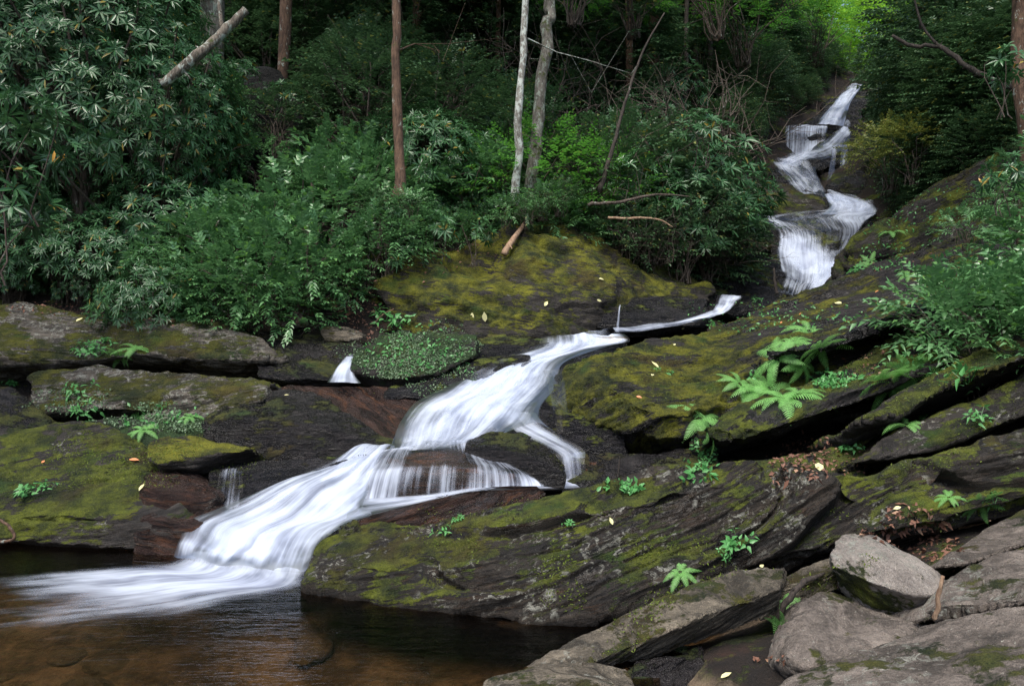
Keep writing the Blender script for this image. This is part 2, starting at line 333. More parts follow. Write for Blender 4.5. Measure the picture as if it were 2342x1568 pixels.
for a in [(1900, 1080, 6.3, -.25), (1450, 1095, 6.9, -.2), (1700, 900, 8.2, -.6), (2000, 850, 8, -.5), (2200, 950, 6.3, -.35), (2342, 1000, 5.8, -.4), (2100, 640, 10.5, -.7),
          (2342, 560, 10, -.6), (2000, 520, 13.5, -.6), (2300, 380, 12.5, -.5), (2600, 560, 8.5, 0), (2900, 700, 6, 0), (2200, 300, 17, -.4), (2500, 130, 17, 0), (2200, 230, 24, 0),
          (1340, 820, 9.6, -.35), (1100, 920, 8.4, -.35), (980, 1010, 7.5, -.35), (1000, 1140, 6.9, -.35), (800, 1140, 6.7, -.35), (600, 1240, 6.2, -.35), (1310, 1090, 7.6, -.3),
          (1600, 745, 11.8, -.35), (1400, 770, 10.6, -.35), (1750, 680, 14, -.5), (1830, 655, 15, -.5), (1850, 550, 16.3, -.6), (1900, 480, 17.8, -.6), (1830, 400, 19.8, -.7), (1900, 340, 21.2, -.7),
          (1850, 300, 22.2, -.8), (1930, 240, 24, -.7), (1970, 200, 25.5, -.4), (1990, 240, 32, 0),
          (50, 1250, 6.5, -.35), (300, 1150, 7, -.4), (100, 1010, 7.7, -.5), (500, 1040, 7.7, -.5), (100, 900, 8.8, -.5), (400, 900, 8.8, -.5), (650, 840, 9.5, -.4), (100, 770, 9.8, -.4),
          (600, 775, 10, -.3), (780, 790, 10.3, -.15), (850, 910, 8.7, -.4), (950, 830, 9.5, -.4), (1100, 770, 10.5, -.35),
          (0, 705, 10.6, -.1), (400, 722, 10.5, -.05), (700, 715, 10.8, 0), (850, 670, 11.3, 0), (-600, 700, 9.5, 0),
          (100, 560, 12.5, 0), (450, 600, 12, 0), (750, 490, 14, 0), (700, 290, 17.5, 0), (900, 430, 14.5, 0), (300, 300, 17, 0), (900, 200, 20.5, 0), (500, 0, 25, 0), (1000, 0, 27, 0),
          (1400, 0, 28, 0), (1300, 220, 21, 0), (1600, 170, 23, 0), (1750, 40, 30, 0), (1500, 430, 17, -.3), (1650, 480, 17.5, -.4), (1200, 470, 14.2, -.2), (1000, 520, 13, -.2), (1640, 610, 15, -.5),
          (0, 0, 22, 0), (-600, 200, 18, 0), (2010, 320, 20.5, 0), (2080, 250, 24, 0), (1700, 350, 20, 0), (1780, 250, 23, -.2)]:
    cp(*a)
for x, y, z in [(-15, 40, 24), (0, 45, 27), (13, 45, 15), (22, 40, 12.5), (20, 50, 14), (27, 62, 17), (34, 80, 20), (35, 40, 22), (30, 20, 16), (-25, 20, 14), (-20, 8, 7), (20, 8, 9), (-60, 60, 40), (60, 60, 40), (0, 80, 38), (45, 90, 24), (-60, -40, 12), (60, -40, 16), (0, -60, -2),
                (-250, 250, 60), (250, 250, 60), (0, 300, 60), (-300, 0, 40), (300, 0, 40), (-250, -250, 15), (250, -250, 15), (0, -300, 0)]:
    ctl.append((x, y, z))
CT = np.array(ctl)
_d = np.linalg.norm(CT[:, None, :2] - CT[None, :, :2], axis=2)
_A = np.zeros((len(CT) + 1, len(CT) + 1)); _A[:-1, :-1] = -_d; _A[-1, :-1] = 1; _A[:-1, -1] = 1
_W = np.linalg.solve(_A, np.append(CT[:, 2], 0))
def hgt(x, y):
    x = np.atleast_1d(np.asarray(x, float)); y = np.atleast_1d(np.asarray(y, float))
    out = np.empty(len(x))
    for s in range(0, len(x), 20000):
        dd = np.hypot(x[s:s + 20000, None] - CT[None, :, 0], y[s:s + 20000, None] - CT[None, :, 1])
        out[s:s + 20000] = -dd @ _W[:-1] + _W[-1]
    return out
def hz(x, y): return float(hgt([x], [y])[0])

def set_bed(me, co, dip, ydip=0.15):
    a = math.radians(dip)
    ax = np.array([math.cos(a), 0, math.sin(a)]); n = np.array([-math.sin(a), -ydip, math.cos(a)]); n /= np.linalg.norm(n)
    b = np.cross(n, ax)
    fr = np.stack([co @ ax, co @ b, co @ n], 1)
    at = me.attributes.new("bed", 'FLOAT_VECTOR', 'POINT'); at.data.foreach_set("vector", fr.astype(np.float32).ravel())
    return fr

def build_ground():
    def axis(a, b, step, far):
        core = list(np.arange(a, b, step)); s = step; lo = a; L = []
        while lo > -far: s *= 1.18; lo -= s; L.append(lo)
        hi = b; s = step; H = [b]
        while hi < far: s *= 1.18; hi += s; H.append(hi)
        return np.array(L[::-1] + core + H)
    X = axis(-14, 16, .14, 330); Y = axis(-1, 34, .14, 330)
    gx, gy = np.meshgrid(X, Y); x = gx.ravel(); y = gy.ravel()
    z = hgt(x, y)
    p = np.stack([x, y, np.zeros_like(x)], 1)
    z += 0.12 * fbm(p * 0.7, 4, 3) * np.clip((y - 1) / 6, .2, 1) + 0.03 * fbm(p * 5, 3, 9)
    V = np.stack([x, y, z], 1); nx = len(X); ny = len(Y)
    i = np.arange(nx * ny).reshape(ny, nx)
    F = np.stack([i[:-1, :-1], i[:-1, 1:], i[1:, 1:], i[1:, :-1]], -1).reshape(-1, 4)
    o = mesh_obj("ground", V, F, M['floor']); tag(o, "dark forest floor rising up both banks", kind="structure")
    set_bed(o.data, V, 0, 0); return o

SURF = []        # (verts, faces) of what ferns and leaves may rest on
def keep(o):
    me = o.data; V = np.empty(len(me.vertices) * 3); me.vertices.foreach_get("co", V); V = V.reshape(-1, 3)
    V = V + np.array(o.location)
    SURF.append((V, [tuple(p.vertices) for p in me.polygons]))
ground = build_ground(); keep(ground)

# ------------------------------------------------------------------ rocks
def resample(row, N):
    pts = np.array([P(*r[:3]) for r in row]); px = np.array([r[0] for r in row], float)
    mono = np.all(np.diff(px) > 0)
    if mono: t = (px - px[0]) / (px[-1] - px[0])
    else:
        s = np.r_[0, np.cumsum(np.linalg.norm(np.diff(pts, axis=0), axis=1))]; t = s / s[-1]
    q = np.linspace(0, 1, N)
    return np.stack([np.interp(q, t, pts[:, k]) for k in range(3)], 1)

def rock(name, label, rows, mat, back=(0, 0.8, -0.4), drop=0.25, vox=0.03, amp=0.05, lump=1.3, strata=0.02, sfreq=9.0, dip=0,
         cat="boulder", group=None, smooth=3, shift=0.0, seed=None, ydip=0.15, under=None):
    N = 26
    rr = [resample(r, N) for r in rows]
    bk = np.array(back, float)
    if under: rr = [rr[0] + np.array([0, under[1], 0]), rr[0] + np.array([0, 0, under[0]])] + rr[1:]
    rr = rr + [rr[-1] + bk, rr[0] + np.array([bk[0], bk[1], -drop])]
    rr[0] = rr[0] + np.array([0, 0.03, -0.06])
    if shift: rr = [r + np.array([0, 0, -shift]) for r in rr]
    K = len(rr); V = np.concatenate(rr); F = []
    for k in range(K):
        k2 = (k + 1) % K
        for i in range(N - 1): F.append((k * N + i, k * N + i + 1, k2 * N + i + 1, k2 * N + i))
    V = list(map(tuple, V))
    for e in (0, N - 1):
        c = len(V); V.append(tuple(np.mean([V[k * N + e] for k in range(K)], axis=0)))
        for k in range(K):
            k2 = (k + 1) % K
            F.append((k * N + e, k2 * N + e, c) if e == 0 else (k2 * N + e, k * N + e, c))
    me = bpy.data.meshes.new("tmp"); me.from_pydata(V, [], F)
    bm = bmesh.new(); bm.from_mesh(me); bmesh.ops.recalc_face_normals(bm, faces=bm.faces); bm.to_mesh(me); bm.free()
    tmp = bpy.data.objects.new("tmp", me); C.objects.link(tmp)
    md = tmp.modifiers.new("r", 'REMESH'); md.mode = 'VOXEL'; md.voxel_size = vox; md.adaptivity = 0
    if smooth: sm = tmp.modifiers.new("s", 'SMOOTH'); sm.iterations = smooth; sm.factor = 0.5
    dg = bpy.context.evaluated_depsgraph_get(); dg.update()
    m2 = bpy.data.meshes.new_from_object(tmp.evaluated_get(dg))
    bpy.data.objects.remove(tmp); bpy.data.meshes.remove(me)
    m2.name = name; n = len(m2.vertices)
    co = np.empty(n * 3); m2.vertices.foreach_get("co", co); co = co.reshape(-1, 3)
    no = np.empty(n * 3); m2.vertex_normals.foreach_get("vector", no); no = no.reshape(-1, 3)
    s = seed if seed is not None else (hash_name(label) % 97)
    a = math.radians(dip)
    ax = np.array([math.cos(a), 0, math.sin(a)]); nn = np.array([-math.sin(a), -ydip, math.cos(a)]); nn /= np.linalg.norm(nn); b = np.cross(nn, ax)
    fr = np.stack([co @ ax, co @ b, co @ nn], 1)
    d = amp * fbm(fr * np.array([1, 1, 1.6]) * lump, 4, s, 0.5)
    if strata:
        for fq, am in ((sfreq * .55, 1.0), (sfreq * 1.5, .5), (sfreq * 3.7, .22)):
            wv = fr[:, 2] * fq + 1.1 * fbm(fr * np.array([.8, .8, 1.4]), 3, s + 5 + int(fq)) + 40
            k = np.floor(wv).astype(np.int64); f = wv - k; z0 = np.zeros_like(k)
            h0 = _hash(k, z0, z0, s); h1 = _hash(k + 1, z0, z0, s); e = np.clip((f - .86) / .14, 0, 1); e = e * e * (3 - 2 * e)
            crev = np.exp(-((f - .93) / .09) ** 2) * np.clip(.55 + 1.3 * vnoise(fr * np.array([1.3, 1.3, 3]) + k[:, None] * 3.7, s + 8), 0, 1.4)
            d += strata * am * ((h0 * (1 - e) + h1 * e) * .9 - 1.3 * crev + .25 * (f - .5))
    d += 0.3 * min(amp, .06) * fbm(fr * np.array([6, 6, 14]), 4, s + 77, .6)
    co = co + no * d[:, None]
    m2.vertices.foreach_set("co", co.ravel())
    m2.polygons.foreach_set("use_smooth", [True] * len(m2.polygons))
    m2.materials.clear(); m2.materials.append(mat)
    set_bed(m2, co + s, dip, ydip)
    org = Vector(co.mean(axis=0)); m2.transform(Matrix.Translation(-org)); m2.update()
    o = bpy.data.objects.new(name, m2); C.objects.link(o); o.location = org
    tag(o, label, cat, group); keep(o)
    return o

def hash_name(s):
    h = 7
    for ch in s: h = (h * 31 + ord(ch)) & 0xffffff
    return h

exec_rocks = [
 dict(name="long_mossy_boulder", label="long dark layered boulder with moss and lichen, running from the pool's edge to the right",
  rows=[[(716, 1352, 5.15), (800, 1380, 5.0), (950, 1400, 4.85), (1180, 1432, 4.6), (1300, 1440, 4.52), (1500, 1390, 4.6), (1700, 1330, 4.75), (1880, 1260, 4.9), (2100, 1215, 5.0), (2342, 1150, 5.0), (2700, 1080, 5)],
        [(720, 1300, 5.22), (800, 1290, 5.15), (950, 1300, 5.0), (1180, 1310, 4.72), (1400, 1290, 4.7), (1600, 1240, 4.8), (1850, 1200, 4.98), (2100, 1140, 5.15), (2342, 1070, 5.15), (2700, 980, 5.15)],
        [(726, 1262, 5.4), (800, 1225, 5.45), (950, 1238, 5.25), (1150, 1200, 5.0), (1400, 1140, 4.98), (1600, 1095, 5.0), (1850, 1125, 5.12), (2100, 1085, 5.2), (2342, 1025, 5.2), (2700, 940, 5.2)],
        [(731, 1247, 5.5), (745, 1226, 5.6), (800, 1198, 5.7), (950, 1208, 5.5), (1000, 1190, 5.45), (1150, 1155, 5.35), (1280, 1117, 5.3), (1430, 1090, 5.3), (1560, 1050, 5.28), (1680, 1040, 5.28), (1780, 1055, 5.3), (1880, 1100, 5.35), (1960, 1098, 5.4), (2050, 1065, 5.4), (2150, 1042, 5.4), (2342, 990, 5.4), (2700, 900, 5.4)]],
  under=(0.05, 0.1), mat='whale', back=(0, .8, -.35), drop=.5, vox=.015, amp=.05, lump=1.6, strata=.062, sfreq=7, dip=15, smooth=2),
 dict(name="mossy_slab_boulder", label="huge olive mossy slab with a blunt prow beside the main cascade",
  rows=[[(1285, 960, 8.3), (1380, 1010, 7.8), (1540, 1045, 7.45), (1700, 1020, 7.7), (2000, 980, 7.5), (2342, 900, 7.5), (2700, 800, 7.5)],
        [(1290, 890, 8.4), (1345, 858, 8.15), (1385, 872, 8.0), (1450, 922, 7.6), (1550, 962, 7.4), (1640, 905, 7.8), (1720, 835, 8.3), (2000, 780, 8.6), (2342, 700, 8.4), (2700, 620, 8.4)],
        [(1300, 845, 8.7), (1345, 810, 9.0), (1400, 790, 9.5), (1600, 762, 10.6), (1680, 738, 11.2), (1750, 702, 12), (1950, 624, 12.8), (2150, 565, 12), (2342, 505, 11.2), (2700, 400, 11)]],
  under=(0.12, 0.5), mat='olive', back=(0, .6, -2), drop=.4, vox=.03, amp=.06, lump=.8, strata=.05, sfreq=5, dip=16, smooth=1, ydip=-.5),
 dict(name="layered_ledge", label="dark layered ledge with a fern-topped nose, just right of the mossy prow",
  rows=[[(1610, 1020, 6.9), (1700, 1035, 6.8), (1850, 990, 6.9), (2100, 890, 6.9), (2342, 800, 6.9), (2600, 720, 6.9)],
        [(1602, 995, 6.95), (1700, 985, 6.9), (1850, 920, 7.0), (2100, 820, 7.1), (2342, 730, 7.1), (2600, 650, 7.1)],
        [(1608, 975, 7.1), (1660, 925, 7.3), (1760, 895, 7.5), (1900, 835, 7.8), (2100, 735, 8.1), (2342, 650, 8.1), (2600, 570, 8)]],
  under=(0.12, 0.5), mat='slab', back=(0, .8, -.6), vox=.025, amp=.06, lump=1.2, strata=.045, sfreq=7, dip=22, cat="rock ledge"),
 dict(name="dark_overhang_ledge", label="black wet strata ledge under the right-hand shrubs above the ferns",
  rows=[[(1740, 830, 7.9), (1900, 815, 7.7), (2050, 755, 7.7), (2342, 680, 7.7), (2600, 600, 7.7)],
        [(1745, 815, 8.0), (1900, 770, 8.0), (2050, 700, 8.1), (2200, 650, 8.1), (2342, 610, 8.1), (2600, 520, 8.1)]],
  under=(0.1, 0.4), mat='wet', back=(0, .8, -.4), vox=.03, amp=.05, strata=.04, sfreq=7, dip=20, cat="rock ledge"),
 dict(name="mossy_ridge_rock", label="narrow olive mossy ridge of rock rising to the right edge beneath the shrubs",
  rows=[[(1955, 1000, 6.3), (2050, 985, 6.2), (2200, 905, 6.2), (2342, 855, 6.2), (2600, 760, 6.2)],
        [(1958, 985, 6.45), (2050, 905, 6.55), (2150, 845, 6.6), (2280, 790, 6.7), (2342, 770, 6.7), (2600, 690, 6.7)]],
  under=(0.12, 0.4), mat='mossy', back=(0, .7, -.5), vox=.022, amp=.06, strata=.03, dip=28, cat="boulder"),
 dict(name="mossy_ridge_rock", label="rounded mossy ridge of rock just behind the long foreground boulder, low at right",
  rows=[[(1945, 1080, 6.0), (2100, 1065, 5.95), (2342, 980, 5.9), (2600, 900, 5.9)],
        [(1950, 1062, 6.1), (2100, 1005, 6.0), (2342, 915, 6.0), (2600, 820, 6)],
        [(1958, 1045, 6.2), (2050, 985, 6.3), (2180, 925, 6.35), (2342, 865, 6.35), (2600, 780, 6.3)]],
  under=(0.08, 0.4), mat='mossy', back=(0, .6, -.5), vox=.022, amp=.05, strata=.02, dip=24),
 dict(name="bedrock_shelf", label="littered dark bedrock shelf between the fern ledge and the long boulder",
  rows=[[(1560, 1110, 6.3), (1800, 1110, 6.1), (1990, 1080, 6.1)], [(1570, 1090, 6.5), (1800, 1050, 6.6), (1990, 985, 6.8)]],
  mat='slab', back=(0, .7, -.2), vox=.03, amp=.05, strata=.03, dip=18, cat="rock ledge"),
 dict(name="undercut_rock", label="dark mossy rock footing in the shadow under the mossy prow",
  rows=[[(1290, 1115, 7.2), (1450, 1112, 6.9), (1650, 1095, 6.8)], [(1330, 1040, 7.9), (1500, 1035, 7.5), (1650, 1020, 7.4)]],
  mat='wetmoss', back=(0, .8, -.2), vox=.03, amp=.08, strata=.02, cat="boulder"),
 dict(name="mossy_bank_rock", label="dark mossy rock ridge climbing beside the upper waterfall on its right",
  rows=[[(1935, 615, 12.9), (2000, 605, 12.5), (2150, 560, 12), (2342, 490, 11.6), (2600, 400, 11.6)],
        [(1942, 590, 13.0), (2000, 560, 12.8), (2150, 500, 12.6), (2342, 430, 12.2), (2600, 330, 12)],
        [(1952, 562, 13.2), (1985, 528, 13.3), (2050, 476, 13.2), (2130, 430, 13), (2220, 385, 12.8), (2342, 330, 12.5), (2600, 230, 12)]],
  mat='mossy', back=(0, 1.2, -.6), vox=.04, amp=.12, strata=.06, sfreq=5, dip=28),
 # left bank
 dict(name="long_ledge_boulder", label="long pale-topped mossy ledge, uppermost rock of the left bank",
  rows=[[(-250, 870, 8.9), (0, 858, 9), (120, 855, 9), (330, 842, 9.1), (500, 850, 9.1), (620, 842, 9.2), (655, 838, 9.3)],
        [(-250, 800, 8.95), (0, 800, 9.05), (200, 805, 9.1), (330, 805, 9.1), (500, 815, 9.15), (620, 826, 9.25), (655, 832, 9.3)],
        [(-250, 690, 9.9), (0, 697, 9.9), (120, 705, 9.8), (240, 735, 9.7), (300, 730, 9.7), (420, 733, 9.7), (500, 740, 9.7), (560, 755, 9.6), (610, 790, 9.5), (655, 826, 9.35)]],
  under=(0.13, 0.55), mat='lich', back=(0, 1.0, -.4), vox=.025, amp=.09, lump=1.1, strata=.03, sfreq=7, dip=-4),
 dict(name="sloping_bank_rock", label="dark smooth mossy rock sloping down to the small side fall",
  rows=[[(590, 870, 8.95), (700, 878, 8.85), (770, 880, 8.8), (835, 850, 9.0)], [(570, 800, 9.6), (700, 800, 9.5), (770, 815, 9.4), (840, 815, 9.3)],
        [(555, 758, 10.1), (700, 762, 10.3), (780, 775, 10.2), (850, 795, 9.9)]],
  under=(0.05, 0.25), mat='wetmoss', back=(0, .9, -.3), vox=.03, amp=.06, strata=.02, dip=-8),
 dict(name="lichened_ledge", label="lichen-splashed ledge with tan streaks, second layer of the left bank",
  rows=[[(75, 965, 8.1), (200, 955, 8.1), (340, 965, 8.1), (450, 950, 8.1), (590, 905, 8.3), (630, 897, 8.4)],
        [(72, 905, 8.3), (200, 900, 8.25), (350, 905, 8.2), (450, 900, 8.2), (560, 890, 8.35), (630, 890, 8.45)],
        [(70, 862, 8.7), (150, 848, 8.7), (380, 846, 8.7), (480, 855, 8.7), (590, 873, 8.6), (630, 884, 8.6)]],
  under=(0.1, 0.4), mat='lich', back=(0, .6, -.3), vox=.022, amp=.06, strata=.03, dip=5, cat="rock ledge"),
 dict(name="lichened_ledge", label="thin tilted lichened ledge above the dark round boulder",
  rows=[[(325, 990, 7.85), (450, 972, 7.9), (600, 925, 8.0)], [(330, 952, 8.05), (430, 925, 8.15), (560, 893, 8.2), (610, 885, 8.25)]],
  under=(0.05, 0.3), mat='lich', back=(0, .4, -.3), vox=.02, amp=.04, strata=.03, dip=12, cat="rock ledge"),
 dict(name="shaded_rock", label="dark cracked rock at the left frame edge under the lichened ledge",
  rows=[[(-200, 1020, 7.75), (110, 1005, 7.7)], [(-200, 940, 8.0), (20, 940, 7.95), (112, 965, 7.8)], [(-200, 880, 8.4), (20, 895, 8.3), (70, 920, 8.1), (112, 948, 8.0)]],
  under=(0.1, 0.3), mat='wetmoss', back=(0, .5, -.3), vox=.03, amp=.05, dip=-10),
 dict(name="shaded_rock", label="low dark mossy rock filling the gap behind the small mossy block",
  rows=[[(100, 1010, 7.6), (300, 1010, 7.6), (480, 1010, 7.6)], [(100, 965, 7.9), (300, 955, 7.95), (490, 950, 7.95)]],
  mat='plantrock', back=(0, .4, -.3), vox=.03, amp=.06),
 dict(name="broad_mossy_boulder", label="broad mossy boulder above the still pool at the left frame edge",
  rows=[[(-250, 1250, 6.25), (0, 1250, 6.25), (150, 1262, 6.15), (300, 1275, 6.05), (400, 1272, 6.05), (440, 1250, 6.2)],
        [(-250, 1180, 6.25), (0, 1175, 6.3), (150, 1170, 6.25), (300, 1190, 6.15), (400, 1205, 6.15), (470, 1195, 6.3)],
        [(-250, 1100, 6.7), (0, 1100, 6.7), (80, 1092, 6.75), (200, 1092, 6.75), (300, 1105, 6.65), (400, 1115, 6.7), (482, 1130, 6.75)],
        [(-250, 1010, 7.6), (0, 1005, 7.6), (120, 980, 7.7), (200, 965, 7.8), (280, 975, 7.7), (350, 1030, 7.4), (420, 1060, 7.3), (485, 1085, 7.2)]],
  under=(0.05, 0.08), mat='mossy', back=(0, .5, -.3), vox=.022, amp=.08, lump=1.3, strata=.02, dip=6),
 dict(name="wet_step_rock", label="wet red-brown stepped rock beside the little spout fall",
  rows=[[(300, 1275, 6.0), (380, 1280, 5.95), (440, 1262, 6.0)], [(320, 1190, 6.2), (400, 1200, 6.15), (470, 1205, 6.2), (520, 1185, 6.4)],
        [(330, 1120, 6.6), (400, 1128, 6.55), (480, 1140, 6.55), (520, 1160, 6.6)], [(330, 1085, 7.0), (400, 1085, 7.0), (470, 1095, 6.9), (520, 1130, 6.8)]],
  mat='brown', back=(0, .3, -.3), vox=.02, amp=.06, strata=.035, sfreq=8, dip=-6, cat="boulder"),
 dict(name="mossy_block", label="small square mossy block with a dark overhung face",
  rows=[[(338, 1072, 6.95), (362, 1094, 6.8), (450, 1092, 6.85), (560, 1056, 7.05), (582, 1048, 7.1)], [(330, 1052, 6.9), (362, 1062, 6.75), (420, 1044, 6.8), (500, 1036, 6.9), (580, 1032, 7.0)],
        [(336, 1012, 7.1), (380, 992, 7.25), (430, 990, 7.3), (470, 1000, 7.3), (560, 1014, 7.2), (582, 1024, 7.1)]],
  under=(0.1, 0.3), mat='mossy_gold', back=(0, .3, -.25), drop=.15, vox=.015, amp=.03, lump=2.5, strata=.01, smooth=2),
 dict(name="dark_round_boulder", label="large dark rounded wet boulder left of the main cascade",
  rows=[[(462, 1000, 7.6), (520, 1035, 7.4), (600, 1055, 7.3), (750, 1052, 7.3), (895, 1032, 7.35)], [(462, 965, 7.65), (560, 955, 7.45), (700, 965, 7.45), (800, 990, 7.45), (900, 1015, 7.4)],
        [(475, 945, 7.9), (530, 905, 8.1), (620, 888, 8.3), (720, 892, 8.3), (780, 930, 8.1), (850, 975, 7.8), (902, 1005, 7.5)]],
  mat='wetmoss', back=(0, .5, -.4), vox=.022, amp=.05, lump=1.5, strata=.012, seed=12),
 dict(name="brown_wet_slab", label="smooth brown slab with orange veins under a thin film of water",
  rows=[[(590, 900, 8.4), (730, 925, 8.1), (850, 995, 7.65), (905, 1015, 7.5), (1010, 990, 7.9)], [(590, 884, 8.7), (800, 880, 8.85), (1010, 890, 8.8)]],
  mat='brown', back=(0, .4, -.3), vox=.025, amp=.03, strata=.008, dip=-18, cat="rock ledge"),
 dict(name="wet_ledge", label="low black wet ledge over which the little spout runs",
  rows=[[(478, 1175, 6.65), (560, 1165, 6.7), (650, 1125, 6.8), (740, 1085, 6.9), (835, 1050, 7.0)], [(478, 1082, 6.9), (600, 1078, 6.92), (700, 1066, 6.97), (825, 1042, 7.05)],
        [(478, 1066, 7.1), (560, 1056, 7.15), (700, 1046, 7.2), (832, 1028, 7.25)]],
  under=(0.06, 0.25), mat='wet', back=(0, .3, -.3), vox=.018, amp=.02, strata=.012, dip=6, cat="rock ledge"),
 dict(name="leafy_boulder", label="boulder matted with tiny pale green leaves, beside the small side fall",
  rows=[[(808, 868, 8.85), (900, 888, 8.75), (1000, 878, 8.85), (1095, 830, 9.2)], [(808, 835, 8.95), (900, 825, 8.95), (1000, 815, 9.1), (1095, 800, 9.3)],
        [(828, 800, 9.2), (870, 763, 9.5), (950, 752, 9.7), (1050, 752, 9.8), (1095, 765, 9.7)]],
  under=(0.1, 0.35), mat='plantrock', back=(0, .6, -.4), vox=.025, amp=.06, strata=.01),
 dict(name="wet_ledge", label="black wet ledge shelf holding the upper pool above the cascade",
  rows=[[(1075, 822, 9.6), (1250, 815, 9.6), (1440, 805, 9.9)], [(1060, 785, 10.0), (1240, 785, 9.9), (1440, 782, 10.1)], [(1055, 756, 10.7), (1240, 762, 10.8), (1440, 764, 10.8)]],
  mat='wet', back=(0, .8, -.3), vox=.03, amp=.03, strata=.03, dip=3, cat="rock ledge"),
 dict(name="wet_ledge", label="low black rock between the leafy boulder and the white cascade",
  rows=[[(880, 895, 8.5), (1000, 893, 8.5), (1110, 870, 8.7), (1200, 850, 8.8)], [(890, 862, 8.9), (1000, 838, 9.1), (1100, 818, 9.3), (1215, 812, 9.3)]],
  mat='wet', back=(0, .5, -.3), vox=.025, amp=.05, strata=.03, dip=8, cat="boulder"),
 dict(name="black_block_rock", label="smooth black block of rock with a thin trickle down its face",
  rows=[[(1365, 760, 10.9), (1500, 760, 10.9), (1622, 754, 11.2)], [(1370, 735, 10.95), (1500, 730, 11), (1618, 725, 11.3)], [(1385, 683, 11.6), (1500, 678, 11.7), (1570, 679, 11.9), (1612, 692, 12)]],
  under=(0.08, 0.3), mat='wet', back=(0, .9, -.3), vox=.035, amp=.05, strata=.03, dip=2),
 dict(name="mossy_mound", label="great green-gold mossy mound in midstream below the pale trunks",
  rows=[[(872, 752, 10.6), (1000, 762, 10.5), (1200, 762, 10.5), (1380, 756, 10.8), (1500, 700, 11.8), (1625, 678, 12.8)],
        [(875, 690, 10.9), (1000, 680, 10.9), (1200, 680, 11.0), (1350, 660, 11.3), (1500, 650, 12.3), (1625, 668, 13)],
        [(875, 650, 11.2), (1000, 610, 11.5), (1200, 590, 11.6), (1350, 590, 12.0), (1450, 620, 12.4), (1625, 668, 13)],
        [(872, 620, 11.6), (950, 580, 12), (1080, 560, 12.3), (1150, 530, 12.5), (1190, 512, 12.6), (1290, 518, 12.8), (1340, 528, 12.8), (1420, 585, 12.9), (1500, 635, 12.9), (1625, 666, 13.2)]],
  mat='mossy_gold', back=(0, 1.5, -.2), vox=.04, amp=.2, lump=1.1, strata=.05, sfreq=3.5, dip=-8),
 dict(name="dark_flat_rock", label="broad black wet rock left of the foot of the upper waterfall",
  rows=[[(1545, 700, 12.7), (1700, 705, 12.9), (1810, 690, 13.6)], [(1555, 640, 13.6), (1700, 640, 14.2), (1800, 650, 14.5)], [(1560, 598, 14.8), (1700, 575, 15.2), (1795, 590, 15.3)]],
  mat='wet', back=(0, 1, -.3), vox=.05, amp=.1, strata=.03),
 dict(name="shaded_rock", label="dark mossy shoulder of rock just right of the great mossy mound",
  rows=[[(1480, 690, 12.2), (1620, 685, 12.8)], [(1490, 610, 13.2), (1540, 600, 13.6), (1620, 660, 13.4)]],
  mat='mossy', back=(0, .9, -.2), vox=.04, amp=.08, dip=-20),
 dict(name="midstream_rock", label="dark rounded rock splitting the cascade, behind the water dome",
  rows=[[(1062, 1045, 7.1), (1120, 1080, 6.95), (1200, 1100, 6.95), (1290, 1108, 7.0)], [(1060, 1024, 7.15), (1120, 1020, 7.1), (1200, 1040, 7.05), (1290, 1085, 7.05)],
        [(1068, 1004, 7.3), (1120, 984, 7.4), (1180, 990, 7.4), (1250, 1024, 7.3), (1288, 1068, 7.18)]],
  mat='wetmoss', back=(0, .35, -.3), vox=.018, amp=.03, strata=.008, seed=5),
 dict(name="small_brown_boulder", label="small red-brown boulder right of the short square drop",
  rows=[[(1338, 1112, 7.5), (1395, 1112, 7.4)], [(1336, 1075, 7.5), (1370, 1070, 7.45), (1398, 1092, 7.45)], [(1335, 1045, 7.75), (1365, 1040, 7.75), (1396, 1078, 7.65)]],
  mat='brown', back=(0, .2, -.2), vox=.02, amp=.02, strata=.005),
 dict(name="orange_brown_slab", label="orange-edged wet slab between the curtain fall and the long boulder",
  rows=[[(790, 1215, 6.15), (950, 1220, 6.1), (1100, 1170, 6.3), (1235, 1135, 6.6)], [(800, 1180, 6.38), (900, 1160, 6.5), (1000, 1138, 6.6), (1120, 1118, 6.75), (1235, 1122, 6.8)]],
  mat='brown', back=(0, .3, -.3), vox=.018, amp=.03, strata=.02, sfreq=14, dip=12, cat="rock ledge"),
 dict(name="wet_wall_rock", label="glistening black rock wall between the cascade and the mossy prow",
  rows=[[(1225, 1045, 7.75), (1300, 1060, 7.75), (1430, 1085, 7.6)], [(1225, 960, 8.1), (1310, 960, 8.0), (1430, 1000, 7.8)], [(1255, 870, 8.7), (1290, 838, 8.8), (1340, 822, 8.9), (1430, 850, 8.7)]],
  mat='wet', back=(0, .5, -.2), vox=.025, amp=.08, strata=.02, seed=3),
 # foreground right
 dict(name="plank_slab", label="long flat tan slab sloping down into the pool's near edge",
  rows=[[(1175, 1552, 3.9), (1330, 1548, 3.95), (1450, 1505, 4.0), (1620, 1440, 4.1), (1788, 1385, 4.25)],
        [(1178, 1542, 3.82), (1330, 1524, 3.8), (1450, 1474, 3.9), (1620, 1404, 4.0), (1786, 1345, 4.15)],
        [(1180, 1536, 3.92), (1300, 1468, 4.12), (1500, 1370, 4.33), (1650, 1311, 4.48), (1797, 1294, 4.5)]],
  mat='drymoss', back=(0, .05, -.12), drop=.02, vox=.009, amp=.016, lump=3, strata=.012, sfreq=30, dip=24, smooth=1, cat="rock slab"),
 dict(name="small_tan_slab", label="short tan slab wedged between the plank slab and the pale boulder",
